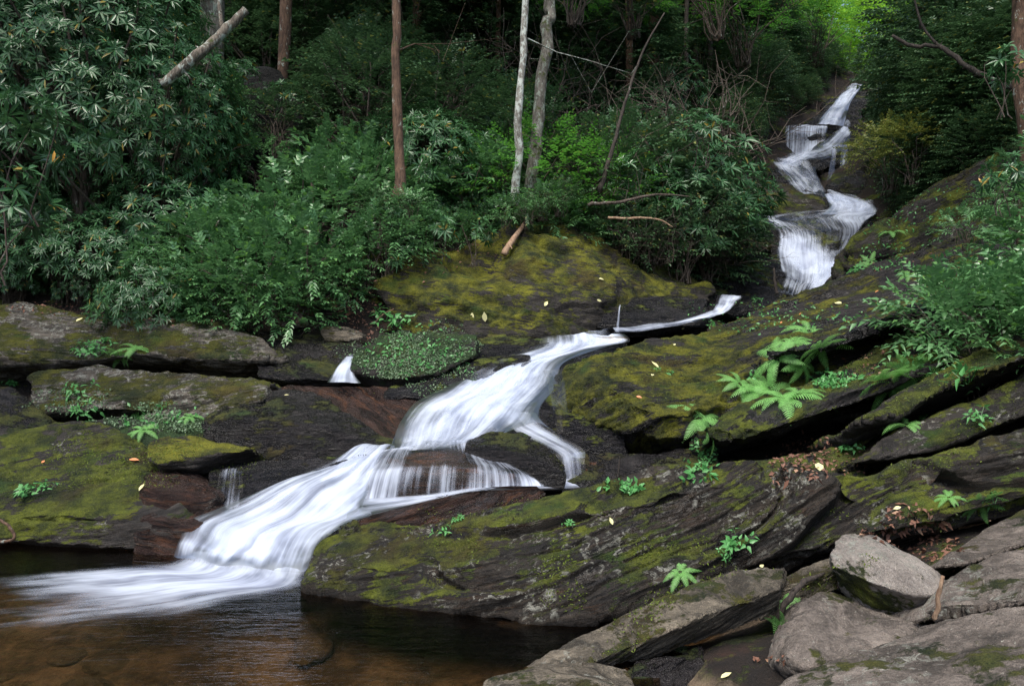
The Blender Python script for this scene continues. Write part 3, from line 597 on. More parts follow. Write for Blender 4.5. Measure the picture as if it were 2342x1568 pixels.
  rows=[[(1770, 1400, 4.3), (1850, 1370, 4.25), (1925, 1330, 4.3)], [(1775, 1350, 4.35), (1860, 1325, 4.3), (1925, 1290, 4.35)], [(1785, 1318, 4.55), (1860, 1285, 4.65), (1925, 1262, 4.7)]],
  mat='drymoss', back=(0, .1, -.1), drop=.05, vox=.01, amp=.012, lump=3, strata=.012, sfreq=25, dip=24, smooth=1, cat="rock slab"),
 dict(name="pale_boulder", label="loose pale grey boulder with a rounded top, perched on the rocks",
  rows=[[(1925, 1335, 4.3), (2000, 1388, 4.12), (2100, 1412, 4.05), (2158, 1402, 4.08)], [(1905, 1295, 4.22), (1990, 1330, 4.02), (2090, 1362, 3.95), (2162, 1360, 4.0)],
        [(1903, 1262, 4.3), (1990, 1270, 4.15), (2090, 1310, 4.1), (2162, 1345, 4.1)], [(1912, 1238, 4.42), (1942, 1215, 4.52), (2000, 1224, 4.55), (2090, 1268, 4.5), (2160, 1335, 4.25)]],
  mat='pale', back=(0.02, .16, -.2), drop=.0, vox=.009, amp=.022, lump=4, strata=.006, sfreq=16, dip=-32, smooth=4),
 dict(name="brown_grey_boulder", label="broken brown-grey rock under the pale boulder",
  rows=[[(1795, 1530, 3.62), (1840, 1560, 3.5), (2000, 1520, 3.6), (2160, 1460, 3.75)], [(1797, 1470, 3.75), (1850, 1460, 3.7), (2000, 1450, 3.75), (2160, 1445, 3.8)],
        [(1800, 1420, 3.98), (1835, 1372, 4.15), (1900, 1345, 4.3), (2000, 1385, 4.2), (2160, 1430, 4.0)]],
  under=(0.06, 0.15), mat='dry', back=(0, .2, -.1), drop=.1, vox=.011, amp=.035, lump=3.5, strata=.01, dip=20),
 dict(name="near_grey_slab", label="big speckled grey slab filling the bottom right corner",
  rows=[[(1700, 1700, 2.9), (1950, 1760, 2.6), (2342, 1800, 2.3), (2600, 1800, 2.3)], [(1760, 1620, 3.1), (1950, 1600, 3.0), (2342, 1560, 2.8), (2600, 1540, 2.7)],
        [(1785, 1572, 3.3), (1950, 1492, 3.5), (2100, 1445, 3.55), (2342, 1392, 3.45), (2600, 1340, 3.4)]],
  under=(0.05, 0.2), mat='dry', back=(0, .25, -.2), drop=.2, vox=.011, amp=.025, lump=2.5, strata=.012, sfreq=18, dip=20, smooth=2),
 dict(name="grey_bank_rock", label="speckled grey-brown rock at the right edge behind the corner slab",
  rows=[[(2145, 1450, 3.62), (2342, 1420, 3.5), (2600, 1380, 3.5)], [(2148, 1385, 3.75), (2342, 1340, 3.65), (2600, 1290, 3.6)], [(2175, 1325, 4.0), (2250, 1290, 4.1), (2342, 1252, 4.15), (2600, 1190, 4.15)]],
  under=(0.08, 0.25), mat='dry', back=(0, .3, -.2), drop=.1, vox=.011, amp=.03, lump=3, strata=.01, dip=25),
 dict(name="smooth_tan_rock", label="smooth tan rock at the right edge behind the pale boulder",
  rows=[[(2148, 1320, 4.2), (2220, 1318, 4.15), (2342, 1275, 4.2), (2600, 1200, 4.2)], [(2150, 1300, 4.22), (2220, 1285, 4.22), (2342, 1240, 4.3), (2600, 1170, 4.3)], [(2168, 1262, 4.5), (2250, 1210, 4.8), (2342, 1168, 5), (2600, 1100, 5)]],
  under=(0.07, 0.25), mat='dry', back=(0, .2, -.2), drop=.1, vox=.012, amp=.018, lump=2.5, strata=.004, dip=22, smooth=5),
 dict(name="near_pale_rock", label="pale mossy rock at the bottom edge where the pool ends",
  rows=[[(1080, 1640, 3.3), (1300, 1640, 3.25), (1470, 1620, 3.3)], [(1085, 1590, 3.4), (1300, 1565, 3.4), (1465, 1575, 3.45)], [(1110, 1560, 3.6), (1220, 1526, 3.7), (1350, 1510, 3.75), (1440, 1522, 3.7), (1462, 1555, 3.6)]],
  mat='drymoss', back=(0, .15, -.2), drop=.0, vox=.01, amp=.02, lump=3, strata=.01, dip=10),
 dict(name="dark_mossy_stone", label="dark mossy stone tucked under the plank slab",
  rows=[[(1430, 1580, 3.7), (1520, 1575, 3.7), (1610, 1530, 3.9)], [(1440, 1530, 3.8), (1520, 1505, 3.85), (1600, 1495, 4.0)], [(1450, 1500, 4.0), (1520, 1485, 4.05), (1605, 1480, 4.1)]],
  mat='wetmoss', back=(0, .15, -.1), drop=.0, vox=.011, amp=.02, lump=3),
 dict(name="dark_flat_rock", label="dark mossy plate of rock left of the upper fall's middle step",
  rows=[[(1700, 486, 17.2), (1850, 488, 17.1), (1886, 478, 17.3)], [(1700, 462, 17.6), (1850, 462, 17.5), (1886, 464, 17.6)], [(1700, 410, 18.9), (1800, 425, 18.6), (1880, 452, 18.2)]],
  mat='mossy', back=(0, 1, -.3), vox=.06, amp=.1, strata=.05, dip=-3),
 dict(name="bare_dark_rock", label="dark boulder at the right foot of the upper fall's thin veils",
  rows=[[(1890, 448, 18.9), (1960, 460, 18.6), (2060, 478, 18.0)], [(1893, 425, 19.1), (1960, 420, 19.0), (2060, 430, 18.4)], [(1905, 415, 19.5), (1960, 395, 19.6), (2070, 385, 19)]],
  mat='wetmoss', back=(0, 1, -.3), vox=.06, amp=.1),
 dict(name="dark_cliff", label="tall dark cliff over which the upper waterfall steps down",
  rows=[[(1680, 480, 18.3), (1850, 480, 18.7), (2080, 480, 18.7)], [(1670, 385, 21.3), (1850, 385, 21.2), (2090, 385, 21.0)], [(1680, 300, 23.9), (1850, 300, 23.9), (2090, 300, 23.6)],
        [(1720, 245, 25.3), (1900, 245, 25.3), (2090, 245, 25)], [(1760, 215, 26.6), (1900, 206, 26.9), (1975, 196, 27), (2090, 210, 27)]],
  mat='wet', back=(0, 1.5, -.6), drop=1.5, vox=.09, amp=.3, lump=.6, strata=.16, sfreq=2.2, dip=4, cat="cliff"),
 dict(name="midfall_stone", label="dark stone parting the middle of the distant waterfall", rows=[[(1832, 388, 20.0), (1885, 382, 20.3)], [(1836, 366, 20.3), (1880, 362, 20.6)]], mat='wet', back=(0, .5, -.2), vox=.035, amp=.05, seed=2, cat="stone"),
 dict(name="midfall_stone", label="small dark stone at the foot of the distant waterfall's middle step", rows=[[(1838, 446, 18.2), (1864, 446, 18.2)], [(1841, 432, 18.5), (1860, 431, 18.5)]], mat='wet', back=(0, .3, -.2), vox=.03, amp=.03, seed=4, cat="stone"),
 dict(name="midfall_stone", label="rounded wet rock bulging from the lower step of the distant waterfall", rows=[[(1880, 580, 15.85), (1918, 580, 15.85)], [(1876, 560, 15.95), (1900, 556, 15.85), (1924, 556, 15.95)], [(1882, 544, 16.3), (1900, 538, 16.25), (1922, 542, 16.3)]], mat='wet', back=(0, .4, -.2), vox=.03, amp=.04, seed=6, cat="stone"),
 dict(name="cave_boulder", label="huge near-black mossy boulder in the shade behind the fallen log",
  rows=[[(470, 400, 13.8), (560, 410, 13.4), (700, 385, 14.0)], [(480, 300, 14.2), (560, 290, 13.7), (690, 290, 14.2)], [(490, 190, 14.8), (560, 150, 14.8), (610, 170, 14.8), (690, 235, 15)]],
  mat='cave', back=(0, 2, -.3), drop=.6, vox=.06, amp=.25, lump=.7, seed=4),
 dict(name="bank_stone", label="flat tan stone in the leaf litter at the bank's foot",
  rows=[[(735, 770, 10.0), (790, 772, 9.95), (830, 765, 10.1)], [(738, 752, 10.1), (790, 745, 10.15), (825, 755, 10.2)]],
  mat='drymoss', back=(0, .3, -.1), drop=.0, vox=.02, amp=.03, lump=3),
 dict(name="bank_stone", label="grey upright stone half hidden by the left bank's shrubs",
  rows=[[(385, 735, 10.2), (440, 740, 10.15)], [(385, 700, 10.3), (435, 705, 10.3)]],
  mat='dry', back=(0, .25, -.1), drop=.0, vox=.02, amp=.03, lump=3),
 dict(name="bank_stone", label="small grey stone above the left ledge by the litter slope",
  rows=[[(640, 738, 10.3), (700, 740, 10.3)], [(645, 718, 10.4), (690, 716, 10.5)]],
  mat='dry', back=(0, .25, -.1), drop=.0, vox=.02, amp=.03, lump=3),
]
for r in exec_rocks:
    r = dict(r); r['mat'] = M[r['mat']]; rock(**r)

# ------------------------------------------------------------------ running water
def catmull(P0, t):
    """P0 (n,k) control rows, t in [0,n-1] -> smooth samples"""
    n = len(P0); i = np.clip(np.floor(t).astype(int), 0, n - 2); f = (t - i)[:, None]
    a = P0[np.clip(i - 1, 0, n - 1)]; b = P0[i]; c = P0[i + 1]; d = P0[np.clip(i + 2, 0, n - 1)]
    m1 = (c - a) * .5; m2 = (d - b) * .5
    return (2 * f**3 - 3 * f**2 + 1) * b + (f**3 - 2 * f**2 + f) * m1 + (-2 * f**3 + 3 * f**2) * c + (f**3 - f**2) * m2

def sheet(name, rows, mat, nu=70, nv=90, bump=0.02, edge=0.16, parent=None, seed=0, lift=0.0, flat=None, endfade=(0.0, 0.0)):
    """rows: across-flow polylines from the top of the flow to its foot; each point (px, py, depth, foam)"""
    RR = []
    for r in rows:
        a = np.array([list(P(q[0], q[1], q[2])) + [q[3] if len(q) > 3 else 1.0] for q in r])
        if flat is not None: a[:, 2] = flat
        s = np.r_[0, np.cumsum(np.linalg.norm(np.diff(a[:, :3], axis=0), axis=1))]; s /= s[-1]
        RR.append(catmull(a, np.interp(np.linspace(0, 1, nu), s, np.arange(len(a)))))
    RR = np.array(RR)                       # rows, nu, 4
    t = np.linspace(0, len(rows) - 1, nv)
    G = np.stack([catmull(RR[:, j], t) for j in range(nu)], 1)     # nv, nu, 4
    xyz = G[..., :3]; fo = np.clip(G[..., 3], 0, 1)
    u = np.zeros((nv, nu)); u[:, 1:] = np.cumsum(np.linalg.norm(np.diff(xyz, axis=1), axis=2), axis=1)
    wmean = u[:, -1].mean(); un = np.linspace(0, 1, nu)[None, :] * np.ones((nv, 1))
    v = np.zeros((nv, nu)); v[1:] = np.cumsum(np.linalg.norm(np.diff(xyz, axis=0), axis=2), axis=0)
    U = un * wmean * 0.6 + u * 0.4
    ef = np.clip(np.minimum(un, 1 - un) / max(edge, 1e-6), 0, 1) if edge > 0 else np.ones_like(un)
    tn = np.linspace(0, 1, nv)[:, None]
    if endfade[0]: ef = ef * np.clip(tn / endfade[0], 0, 1)
    if endfade[1]: ef = ef * np.clip((1 - tn) / endfade[1], 0, 1)
    fo = fo * (ef ** 0.7)
    fo = fo * (.78 + .36 * vnoise(np.stack([un.ravel() * wmean * 1.6, v.ravel() * .8, np.full(un.size, seed * 2.2)], 1), 4).reshape(un.shape))
    fo = np.clip(fo, 0, 1)
    q = np.stack([U.ravel() * 4.5, v.ravel() * 0.9, np.full(U.size, seed * 3.1)], 1)
    q2 = np.stack([U.ravel() * 26, v.ravel() * 2.0, np.full(U.size, seed * 1.7)], 1)
    q3 = np.stack([U.ravel() * 2.0, v.ravel() * 2.6, np.full(U.size, seed * 1.1)], 1)
    h = bump * (fbm(q, 3, seed) + 0.1 * vnoise(q2, seed + 3) + 1.6 * vnoise(q3, seed + 9))
    du = np.gradient(xyz, axis=1); dv = np.gradient(xyz, axis=0); nrm = np.cross(du, dv).reshape(-1, 3)
    nrm /= np.linalg.norm(nrm, axis=1)[:, None] + 1e-9
    nrm = np.where((nrm[:, 2] < 0)[:, None], -nrm, nrm)
    hh = h * fo.ravel() ** .5
    V = xyz.reshape(-1, 3) + nrm * hh[:, None]; V[:, 2] += lift + .02 * (flat is None)
    if flat is not None: V[:, 2] = flat + lift + np.abs(hh) * .6
    i = np.arange(nu * nv).reshape(nv, nu)
    F = np.stack([i[:-1, :-1], i[:-1, 1:], i[1:, 1:], i[1:, :-1]], -1).reshape(-1, 4)
    o = mesh_obj(name, V, F, mat, parent); me = o.data
    at = me.attributes.new("foam", 'FLOAT', 'POINT'); at.data.foreach_set("value", fo.ravel().astype(np.float32))
    uv = me.uv_layers.new(name="flow"); li = np.empty(len(me.loops), dtype=np.int32); me.loops.foreach_get("vertex_index", li)
    uvv = np.stack([U.ravel() + seed * 3.3, v.ravel()], 1)[li]; uv.data.foreach_set("uv", uvv.astype(np.float32).ravel())
    return o

def bed_for(label, rows, shift=0.10, widen=0.12, mat='wet', **kw):
    rr = []
    for r in rows[::-1]:
        c = [list(q[:3]) for q in r]; w_ = c[-1][0] - c[0][0]
        c[0] = [c[0][0] - w_ * widen, c[0][1] + 3, c[0][2]]; c[-1] = [c[-1][0] + w_ * widen, c[-1][1] + 3, c[-1][2]]
        rr.append([tuple(q) for q in c])
    a = dict(back=(0, .5, -.4), drop=.3, vox=.03, amp=.03, strata=.015, smooth=4, cat="rock ledge"); a.update(kw)
    return rock("stream_bed_rock", label, rr, M[mat], shift=shift, **a)

casc = [
 [(1235, 776, 10.2, .3), (1290, 772, 10.2, .5), (1340, 768, 10.25, .8), (1390, 766, 10.3, .95), (1428, 766, 10.35, .6)],
 [(1222, 800, 9.75, .6), (1280, 798, 9.75, .9), (1330, 793, 9.8, .8), (1385, 787, 9.9, 1), (1440, 784, 10.05, .8)],
 [(1150, 826, 9.4, .5), (1210, 820, 9.4, .9), (1270, 812, 9.45, 1), (1330, 803, 9.5, .95), (1385, 797, 9.6, .8)],
 [(1070, 862, 9.0, .5), (1130, 852, 9.0, .9), (1190, 842, 9.0, 1), (1245, 838, 9.0, .95), (1290, 835, 9.0, .7)],
 [(1010, 893, 8.6, .5), (1075, 893, 8.55, 1), (1140, 890, 8.5, .95), (1215, 885, 8.5, .9), (1275, 888, 8.6, .45)],
 [(950, 925, 8.2, .6), (1025, 930, 8.1, .9), (1100, 928, 8.05, 1), (1175, 925, 8.05, .95), (1240, 930, 8.2, .5)],
 [(918, 965, 7.85, .7), (985, 975, 7.7, .85), (1070, 965, 7.7, .95), (1150, 955, 7.75, .95), (1228, 965, 7.9, .45)],
 [(900, 1005, 7.5, .9), (960, 1008, 7.4, .9), (1030, 1000, 7.4, 1), (1110, 985, 7.5, .9), (1180, 985, 7.6, .4)],
 [(890, 1032, 7.25, 1), (950, 1032, 7.2, 1), (1010, 1030, 7.2, 1), (1060, 1022, 7.25, .9), (1095, 1018, 7.3, .4)]]
branch = [
 [(1120, 950, 7.95, .6), (1175, 945, 7.95, .9), (1228, 948, 8.0, .6)],
 [(1150, 985, 7.8, .5), (1200, 978, 7.8, .9), (1245, 972, 7.85, .5)],
 [(1210, 1015, 7.7, .5), (1250, 1008, 7.7, .85), (1285, 1002, 7.75, .5)],
 [(1265, 1045, 7.62, .6), (1295, 1040, 7.62, .9), (1335, 1032, 7.65, .6)],
 [(1278, 1068, 7.52, .8), (1305, 1064, 7.52, 1), (1338, 1058, 7.52, .8)],
 [(1280, 1104, 7.45, .9), (1308, 1106, 7.42, 1), (1342, 1104, 7.45, .9)]]
dome = [
 [(870, 1034, 7.25, .95), (950, 1022, 7.27, 1), (1010, 1014, 7.3, 1), (1065, 1012, 7.3, .9), (1120, 1030, 7.2, .5)],
 [(852, 1050, 7.1, .8), (930, 1042, 7.1, .66), (1010, 1042, 7.1, .6), (1080, 1048, 7.1, .66), (1160, 1060, 7.05, .6)],
 [(836, 1076, 6.93, .8), (920, 1066, 6.9, .56), (1010, 1062, 6.9, .56), (1100, 1068, 6.9, .62), (1205, 1085, 6.9, .55)],
 [(826, 1090, 6.86, .8), (915, 1082, 6.8, .95), (1010, 1078, 6.8, .95), (1110, 1084, 6.8, .8), (1225, 1098, 6.85, .8)],
 [(815, 1120, 6.8, .85), (910, 1115, 6.73, .93), (1010, 1108, 6.73, .95), (1120, 1104, 6.75, .85), (1240, 1108, 6.82, .9)],
 [(805, 1150, 6.72, 1), (905, 1152, 6.66, .95), (1010, 1138, 6.68, .95), (1130, 1118, 6.72, 1), (1250, 1116, 6.8, 1)]]
lower = [
 [(812, 1032, 7.25, .8), (850, 1030, 7.25, 1), (905, 1032, 7.22, 1)],
 [(745, 1070, 7.0, .7), (800, 1068, 6.98, 1), (865, 1072, 6.98, 1)],
 [(665, 1104, 6.8, .7), (745, 1110, 6.75, 1), (845, 1130, 6.75, .95)],
 [(590, 1135, 6.6, .8), (710, 1148, 6.5, 1), (830, 1165, 6.5, 1)],
 [(500, 1172, 6.45, .7), (620, 1185, 6.32, .95), (735, 1190, 6.3, 1), (850, 1190, 6.3, .55)],
 [(430, 1200, 6.3, .7), (545, 1215, 6.15, 1), (670, 1215, 6.1, .95), (790, 1215, 6.05, .6)],
 [(412, 1240, 6.1, .85), (520, 1255, 5.95, .95), (630, 1250, 5.9, 1), (735, 1250, 5.85, .7)],
 [(395, 1285, 5.82, 1), (500, 1305, 5.62, 1), (610, 1312, 5.55, 1), (705, 1318, 5.45, .9)]]
shelfflow = [
 [(1335, 1100, 7.5, .8), (1338, 1112, 7.35, .9), (1330, 1122, 7.2, .5)],
 [(1240, 1102, 7.3, .7), (1240, 1115, 7.1, 1), (1240, 1128, 6.9, .6)],
 [(1120, 1112, 6.85, .8), (1115, 1122, 6.75, .9), (1100, 1130, 6.66, .5)],
 [(1000, 1130, 6.75, .9), (990, 1142, 6.62, .95), (985, 1152, 6.52, .5)],
 [(900, 1145, 6.7, 1), (890, 1160, 6.55, 1), (880, 1178, 6.4, .6)],
 [(800, 1150, 6.65, 1), (795, 1175, 6.42, 1), (790, 1205, 6.18, .7)]]
spout = [
 [(508, 1076, 7.0, .5), (530, 1074, 7.0, .7), (556, 1075, 7.0, .5)],
 [(503, 1082, 6.88, .9), (528, 1080, 6.86, 1), (554, 1082, 6.88, .9)],
 [(497, 1110, 6.78, .8), (526, 1110, 6.76, .85), (555, 1112, 6.78, .75)],
 [(488, 1165, 6.68, .8), (524, 1168, 6.64, .85), (556, 1160, 6.68, .8)]]
side = [
 [(790, 818, 9.25, .6), (802, 818, 9.25, .9), (817, 819, 9.25, .6)],
 [(775, 836, 9.0, .8), (793, 836, 8.98, 1), (812, 836, 9.0, .8)],
 [(762, 856, 8.85, .9), (785, 858, 8.8, 1), (810, 858, 8.83, .9)],
 [(748, 878, 8.62, .7), (785, 880, 8.58, 1), (826, 880, 8.62, .7)]]
trickle = [[(1416, 699, 11.3, .4), (1418, 699, 11.3, .6), (1421, 699, 11.3, .4)], [(1414, 706, 11.15, .6), (1417, 706, 11.12, .75), (1420, 706, 11.15, .6)], [(1411, 725, 10.98, .6), (1415, 725, 10.95, .75), (1419, 725, 10.98, .55)],
           [(1406, 762, 10.85, .8), (1412, 762, 10.8, .9), (1419, 762, 10.85, .6)]]
swoosh = [
 [(1700, 693, 12.9, .9), (1680, 690, 13, 1), (1645, 686, 13.1, .7)],
 [(1690, 700, 12.3, .8), (1665, 702, 12.2, 1), (1636, 702, 12.2, .8)],
 [(1670, 722, 11.7, .8), (1648, 722, 11.6, 1), (1625, 722, 11.5, .8)],
 [(1625, 742, 11.2, .9), (1608, 740, 11.1, 1), (1590, 735, 11.1, .5)],
 [(1565, 756, 10.9, .7), (1555, 752, 10.9, .9), (1545, 747, 10.95, .6)],
 [(1510, 765, 10.55, .6), (1505, 760, 10.6, .8), (1500, 754, 10.7, .5)],
 [(1446, 776, 10.2, .7), (1442, 769, 10.3, .85), (1438, 762, 10.45, .5)],
 [(1408, 782, 10.0, .6), (1404, 773, 10.15, .8), (1400, 765, 10.3, .5)]]
top1 = [
 [(1958, 200, 25.6, .8), (1966, 197, 25.6, .9), (1976, 196, 25.6, .8)],
 [(1925, 216, 24.6, .8), (1945, 212, 24.6, 1), (1962, 212, 24.6, .8)],
 [(1905, 240, 23.9, .6), (1925, 236, 23.9, 1), (1946, 236, 23.9, .7)],
 [(1882, 265, 23.4, .7), (1910, 262, 23.4, .95), (1938, 262, 23.4, .6)],
 [(1866, 290, 22.9, .8), (1900, 288, 22.9, 1), (1930, 290, 22.9, .7)]]
top2 = [
 [(1796, 290, 22.9, .5), (1830, 288, 22.9, .6), (1870, 288, 22.9, .7), (1895, 290, 22.9, .6)],
 [(1795, 300, 22.3, .65), (1830, 298, 22.3, .66), (1865, 298, 22.3, .68), (1892, 300, 22.3, .6)],
 [(1794, 330, 22.1, .6), (1830, 328, 22.1, .62), (1862, 325, 22.1, .64), (1888, 322, 22.1, .5)],
 [(1792, 362, 21.9, .7), (1828, 358, 21.9, .75), (1860, 348, 21.9, .8), (1884, 340, 21.9, .6)]]
top3 = [
 [(1928, 288, 22.9, .8), (1940, 292, 22.7, 1), (1950, 300, 22.5, .7)],
 [(1898, 316, 22.1, .5), (1918, 320, 21.9, .8), (1940, 328, 21.7, .6)],
 [(1862, 338, 21.5, .6), (1882, 346, 21.3, .8), (1910, 356, 21.2, .45)],
 [(1808, 354, 21.0, .7), (1828, 364, 20.7, .9), (1856, 376, 20.5, .5)],
 [(1762, 372, 20.4, .6), (1795, 380, 20.1, .9), (1836, 388, 20.0, .6)]]
top3b = [
 [(1762, 368, 20.5, .7), (1795, 374, 20.3, .9), (1828, 380, 20.2, .8), (1866, 384, 20.2, .6)],
 [(1774, 388, 19.8, .8), (1806, 392, 19.7, .9), (1838, 394, 19.7, .6), (1868, 398, 19.8, .7)],
 [(1794, 408, 19.4, .6), (1822, 410, 19.3, .85), (1852, 412, 19.3, .8), (1876, 414, 19.4, .6)],
 [(1812, 428, 18.9, .7), (1838, 430, 18.8, .9), (1862, 430, 18.8, .6), (1884, 432, 18.9, .8)],
 [(1824, 448, 18.4, .8), (1848, 448, 18.3, .9), (1872, 450, 18.3, .9), (1892, 452, 18.3, .8)]]
top4 = [
 [(1902, 342, 21.3, .7), (1908, 341, 21.3, .8), (1914, 340, 21.3, .6)],
 [(1898, 376, 20.9, .5), (1904, 376, 20.9, .6), (1911, 376, 20.9, .5)],
 [(1890, 424, 20.2, .45), (1898, 424, 20.1, .55), (1906, 424, 20.1, .4)]]
top4b = [
 [(1926, 334, 21.5, .6), (1934, 332, 21.5, .8), (1942, 330, 21.5, .6)],
 [(1922, 366, 21.0, .4), (1930, 366, 21.0, .5), (1938, 366, 21.0, .35)],
 [(1916, 420, 20.2, .4), (1926, 420, 20.2, .45), (1936, 418, 20.2, .3)]]
wedge = [
 [(1884, 448, 18.3, .7), (1900, 449, 18.3, .9), (1914, 450, 18.3, .7)],
 [(1892, 460, 18.0, .7), (1925, 459, 18.0, .9), (1955, 458, 18.0, .7)],
 [(1896, 476, 17.5, .6), (1948, 473, 17.5, .9), (1996, 470, 17.5, .8)],
 [(1880, 492, 17.0, .5), (1945, 490, 17.0, .8), (2006, 485, 17.0, .8)]]
top5 = [
 [(1744, 493, 17.1, .5), (1800, 493, 17.1, .55), (1850, 494, 17.1, .6), (1900, 492, 17.05, .7), (1950, 490, 17.0, .85), (2006, 486, 17.0, .85)],
 [(1742, 498, 16.9, .5), (1800, 499, 16.9, .62), (1850, 500, 16.9, .66), (1900, 499, 16.9, .75), (1950, 497, 16.85, .85), (2003, 492, 16.9, .85)],
 [(1748, 526, 16.7, .45), (1800, 524, 16.7, .6), (1850, 520, 16.7, .7), (1900, 516, 16.65, .72), (1950, 512, 16.6, .9), (1990, 505, 16.6, .85)],
 [(1772, 534, 16.3, .35), (1812, 532, 16.3, .5), (1852, 530, 16.3, .55), (1896, 530, 16.2, .35), (1932, 534, 16.2, .5), (1975, 524, 16.35, .9)],
 [(1778, 546, 16.2, .7), (1815, 543, 16.1, .9), (1850, 542, 16.05, .9), (1888, 548, 15.95, .3), (1918, 556, 16.0, .4), (1958, 545, 16.15, .9)],
 [(1774, 575, 15.95, .7), (1815, 572, 15.8, .85), (1858, 570, 15.7, .9), (1890, 578, 15.65, .55), (1912, 582, 15.7, .75), (1944, 572, 15.9, .9)],
 [(1782, 612, 15.4, .75), (1820, 612, 15.25, .9), (1860, 610, 15.2, .95), (1892, 608, 15.2, .95), (1912, 606, 15.2, 1), (1934, 602, 15.3, .95)],
 [(1784, 622, 15.1, .8), (1820, 622, 15.0, .9), (1860, 620, 14.9, .9), (1890, 618, 14.9, 1), (1915, 616, 14.9, 1), (1938, 612, 15.0, .95)],
 [(1776, 655, 14.4, .4), (1815, 655, 14.35, .5), (1850, 650, 14.3, .6), (1885, 645, 14.3, .85), (1910, 640, 14.3, .95), (1936, 632, 14.4, .8)],
 [(1768, 685, 13.9, .4), (1805, 680, 13.9, .5), (1840, 675, 13.85, .5), (1870, 670, 13.85, .7), (1900, 662, 13.8, .8), (1925, 650, 13.9, .7)]]
threads = [[(1240, 868, 8.62, .3), (1262, 866, 8.62, .5), (1285, 866, 8.62, .3)], [(1252, 900, 8.35, .35), (1272, 898, 8.33, .45), (1292, 898, 8.35, .25)],
 [(1262, 950, 8.05, .3), (1280, 948, 8.02, .36), (1298, 948, 8.05, .2)], [(1272, 1010, 7.8, .25), (1288, 1012, 7.78, .3), (1304, 1012, 7.8, .15)]]
top5 = [
 [(1885, 448, 18.2, .7), (1900, 450, 18.2, .9), (1915, 452, 18.2, .7)],
 [(1895, 462, 17.9, .7), (1930, 462, 17.9, .9), (1960, 460, 17.9, .6)],
 [(1890, 480, 17.4, .6), (1950, 476, 17.4, .9), (2002, 474, 17.3, .7)],
 [(1745, 498, 16.9, .45), (1850, 500, 16.9, .62), (1930, 494, 16.9, .85), (2006, 488, 16.9, .8)],
 [(1748, 512, 16.6, .55), (1850, 512, 16.6, .66), (1930, 512, 16.6, .8), (1985, 505, 16.6, .8)],
 [(1775, 528, 16.4, .4), (1850, 528, 16.4, .6), (1910, 530, 16.3, .5), (1965, 530, 16.3, .85)],
 [(1780, 548, 16.2, .75), (1838, 545, 16.1, .95), (1890, 548, 16.0, .35), (1948, 552, 16.1, .85)],
 [(1776, 580, 15.9, .75), (1850, 576, 15.7, .9), (1895, 580, 15.7, .65), (1936, 578, 15.9, .85)],
 [(1784, 615, 15.4, .85), (1850, 612, 15.2, .95), (1895, 608, 15.2, 1), (1932, 608, 15.3, .9)],
 [(1782, 640, 14.9, .6), (1840, 640, 14.7, .7), (1890, 636, 14.6, .95), (1935, 628, 14.6, .8)],
 [(1770, 680, 14.1, .5), (1820, 672, 14.0, .6), (1865, 668, 13.9, .7), (1905, 655, 13.9, .6)]]

bed_for("dark stepped bedrock under the main white cascade", casc, shift=.09, amp=.05, vox=.03)
bed_for("dark bedrock under the thin branch falling right of the midstream rock", branch, shift=.07, widen=.1, back=(0, .2, -.2))
bed_for("domed dark rock under the curtain of water", dome, mat="brown", shift=.045, widen=.02, vox=.018, amp=.012, strata=.006, smooth=5, back=(0, .25, -.3))
bed_for("dark stepped bedrock under the lowest white chute", lower, shift=.09, widen=.04, vox=.022, amp=.04)
bed_for("dark rock face behind the topmost leaning fall", top1, shift=.18, widen=.8, vox=.07, amp=.12, back=(0, 1.5, -.3))
bed_for("squared dark rock face behind the upper veil curtain", top2, shift=.18, widen=.35, vox=.07, amp=.12, back=(0, 1.5, -.3))
bed_for("dark stepped bedrock under the upper fall's left-leaning run", top3, shift=.16, widen=.4, vox=.06, amp=.1, back=(0, 1.2, -.4))
bed_for("dark stepped bedrock under the upper fall's fanning middle step", top3b, shift=.16, widen=.1, vox=.05, amp=.1, back=(0, 1.0, -.4))
bed_for("dark rock face behind the upper fall's thin right veils", [[(1895, 345, 21.4), (1945, 332, 21.6)], [(1885, 376, 20.95), (1945, 366, 21.05)], [(1880, 424, 20.2), (1950, 420, 20.3)]], shift=.16, widen=.4, vox=.06, amp=.1, back=(0, 1.2, -.4))
bed_for("dark stepped bedrock under the broad lower step of the upper waterfall", top5, shift=.13, widen=.12, vox=.05, amp=.09, back=(0, 1.2, -.4))

def faint(rows, k): return [[(q[0], q[1], q[2], q[3] * k) for q in r] for r in rows]
def water_thing(name, label, parts, cat="waterfall"):
    o = empty(name, tuple(P(*parts[0][0][-1][1][:3]))); tag(o, label, cat)
    inv = Vector(o.location)
    for k, (rows, kw) in enumerate(parts):
        s = sheet("water_sheet", rows, seed=k + hash_name(label) % 9, **kw); s.parent = o; s.data.transform(Matrix.Translation(-inv))
    return o
W, VL = M['water'], M['veil']
water_thing("cascade", "wide silky white cascade sweeping left between the boulders", [
    (casc, dict(mat=W, nu=130, nv=220, bump=.035, edge=.14, endfade=(0, .05))),
    (faint(casc, .75), dict(mat=M['mist'], nu=60, nv=120, bump=.05, edge=.3, lift=.05)),
    (branch, dict(mat=W, nu=50, nv=120, bump=.02, edge=.3)),
    (threads, dict(mat=VL, nu=40, nv=80, bump=.01, edge=.3, lift=.08))])
water_thing("curtain_fall", "low domed curtain of fine white streams in midstream", [(dome, dict(mat=VL, nu=200, nv=110, bump=.01, edge=.04)),
    (shelfflow, dict(mat=W, nu=40, nv=120, bump=.012, edge=.25, lift=.01))])
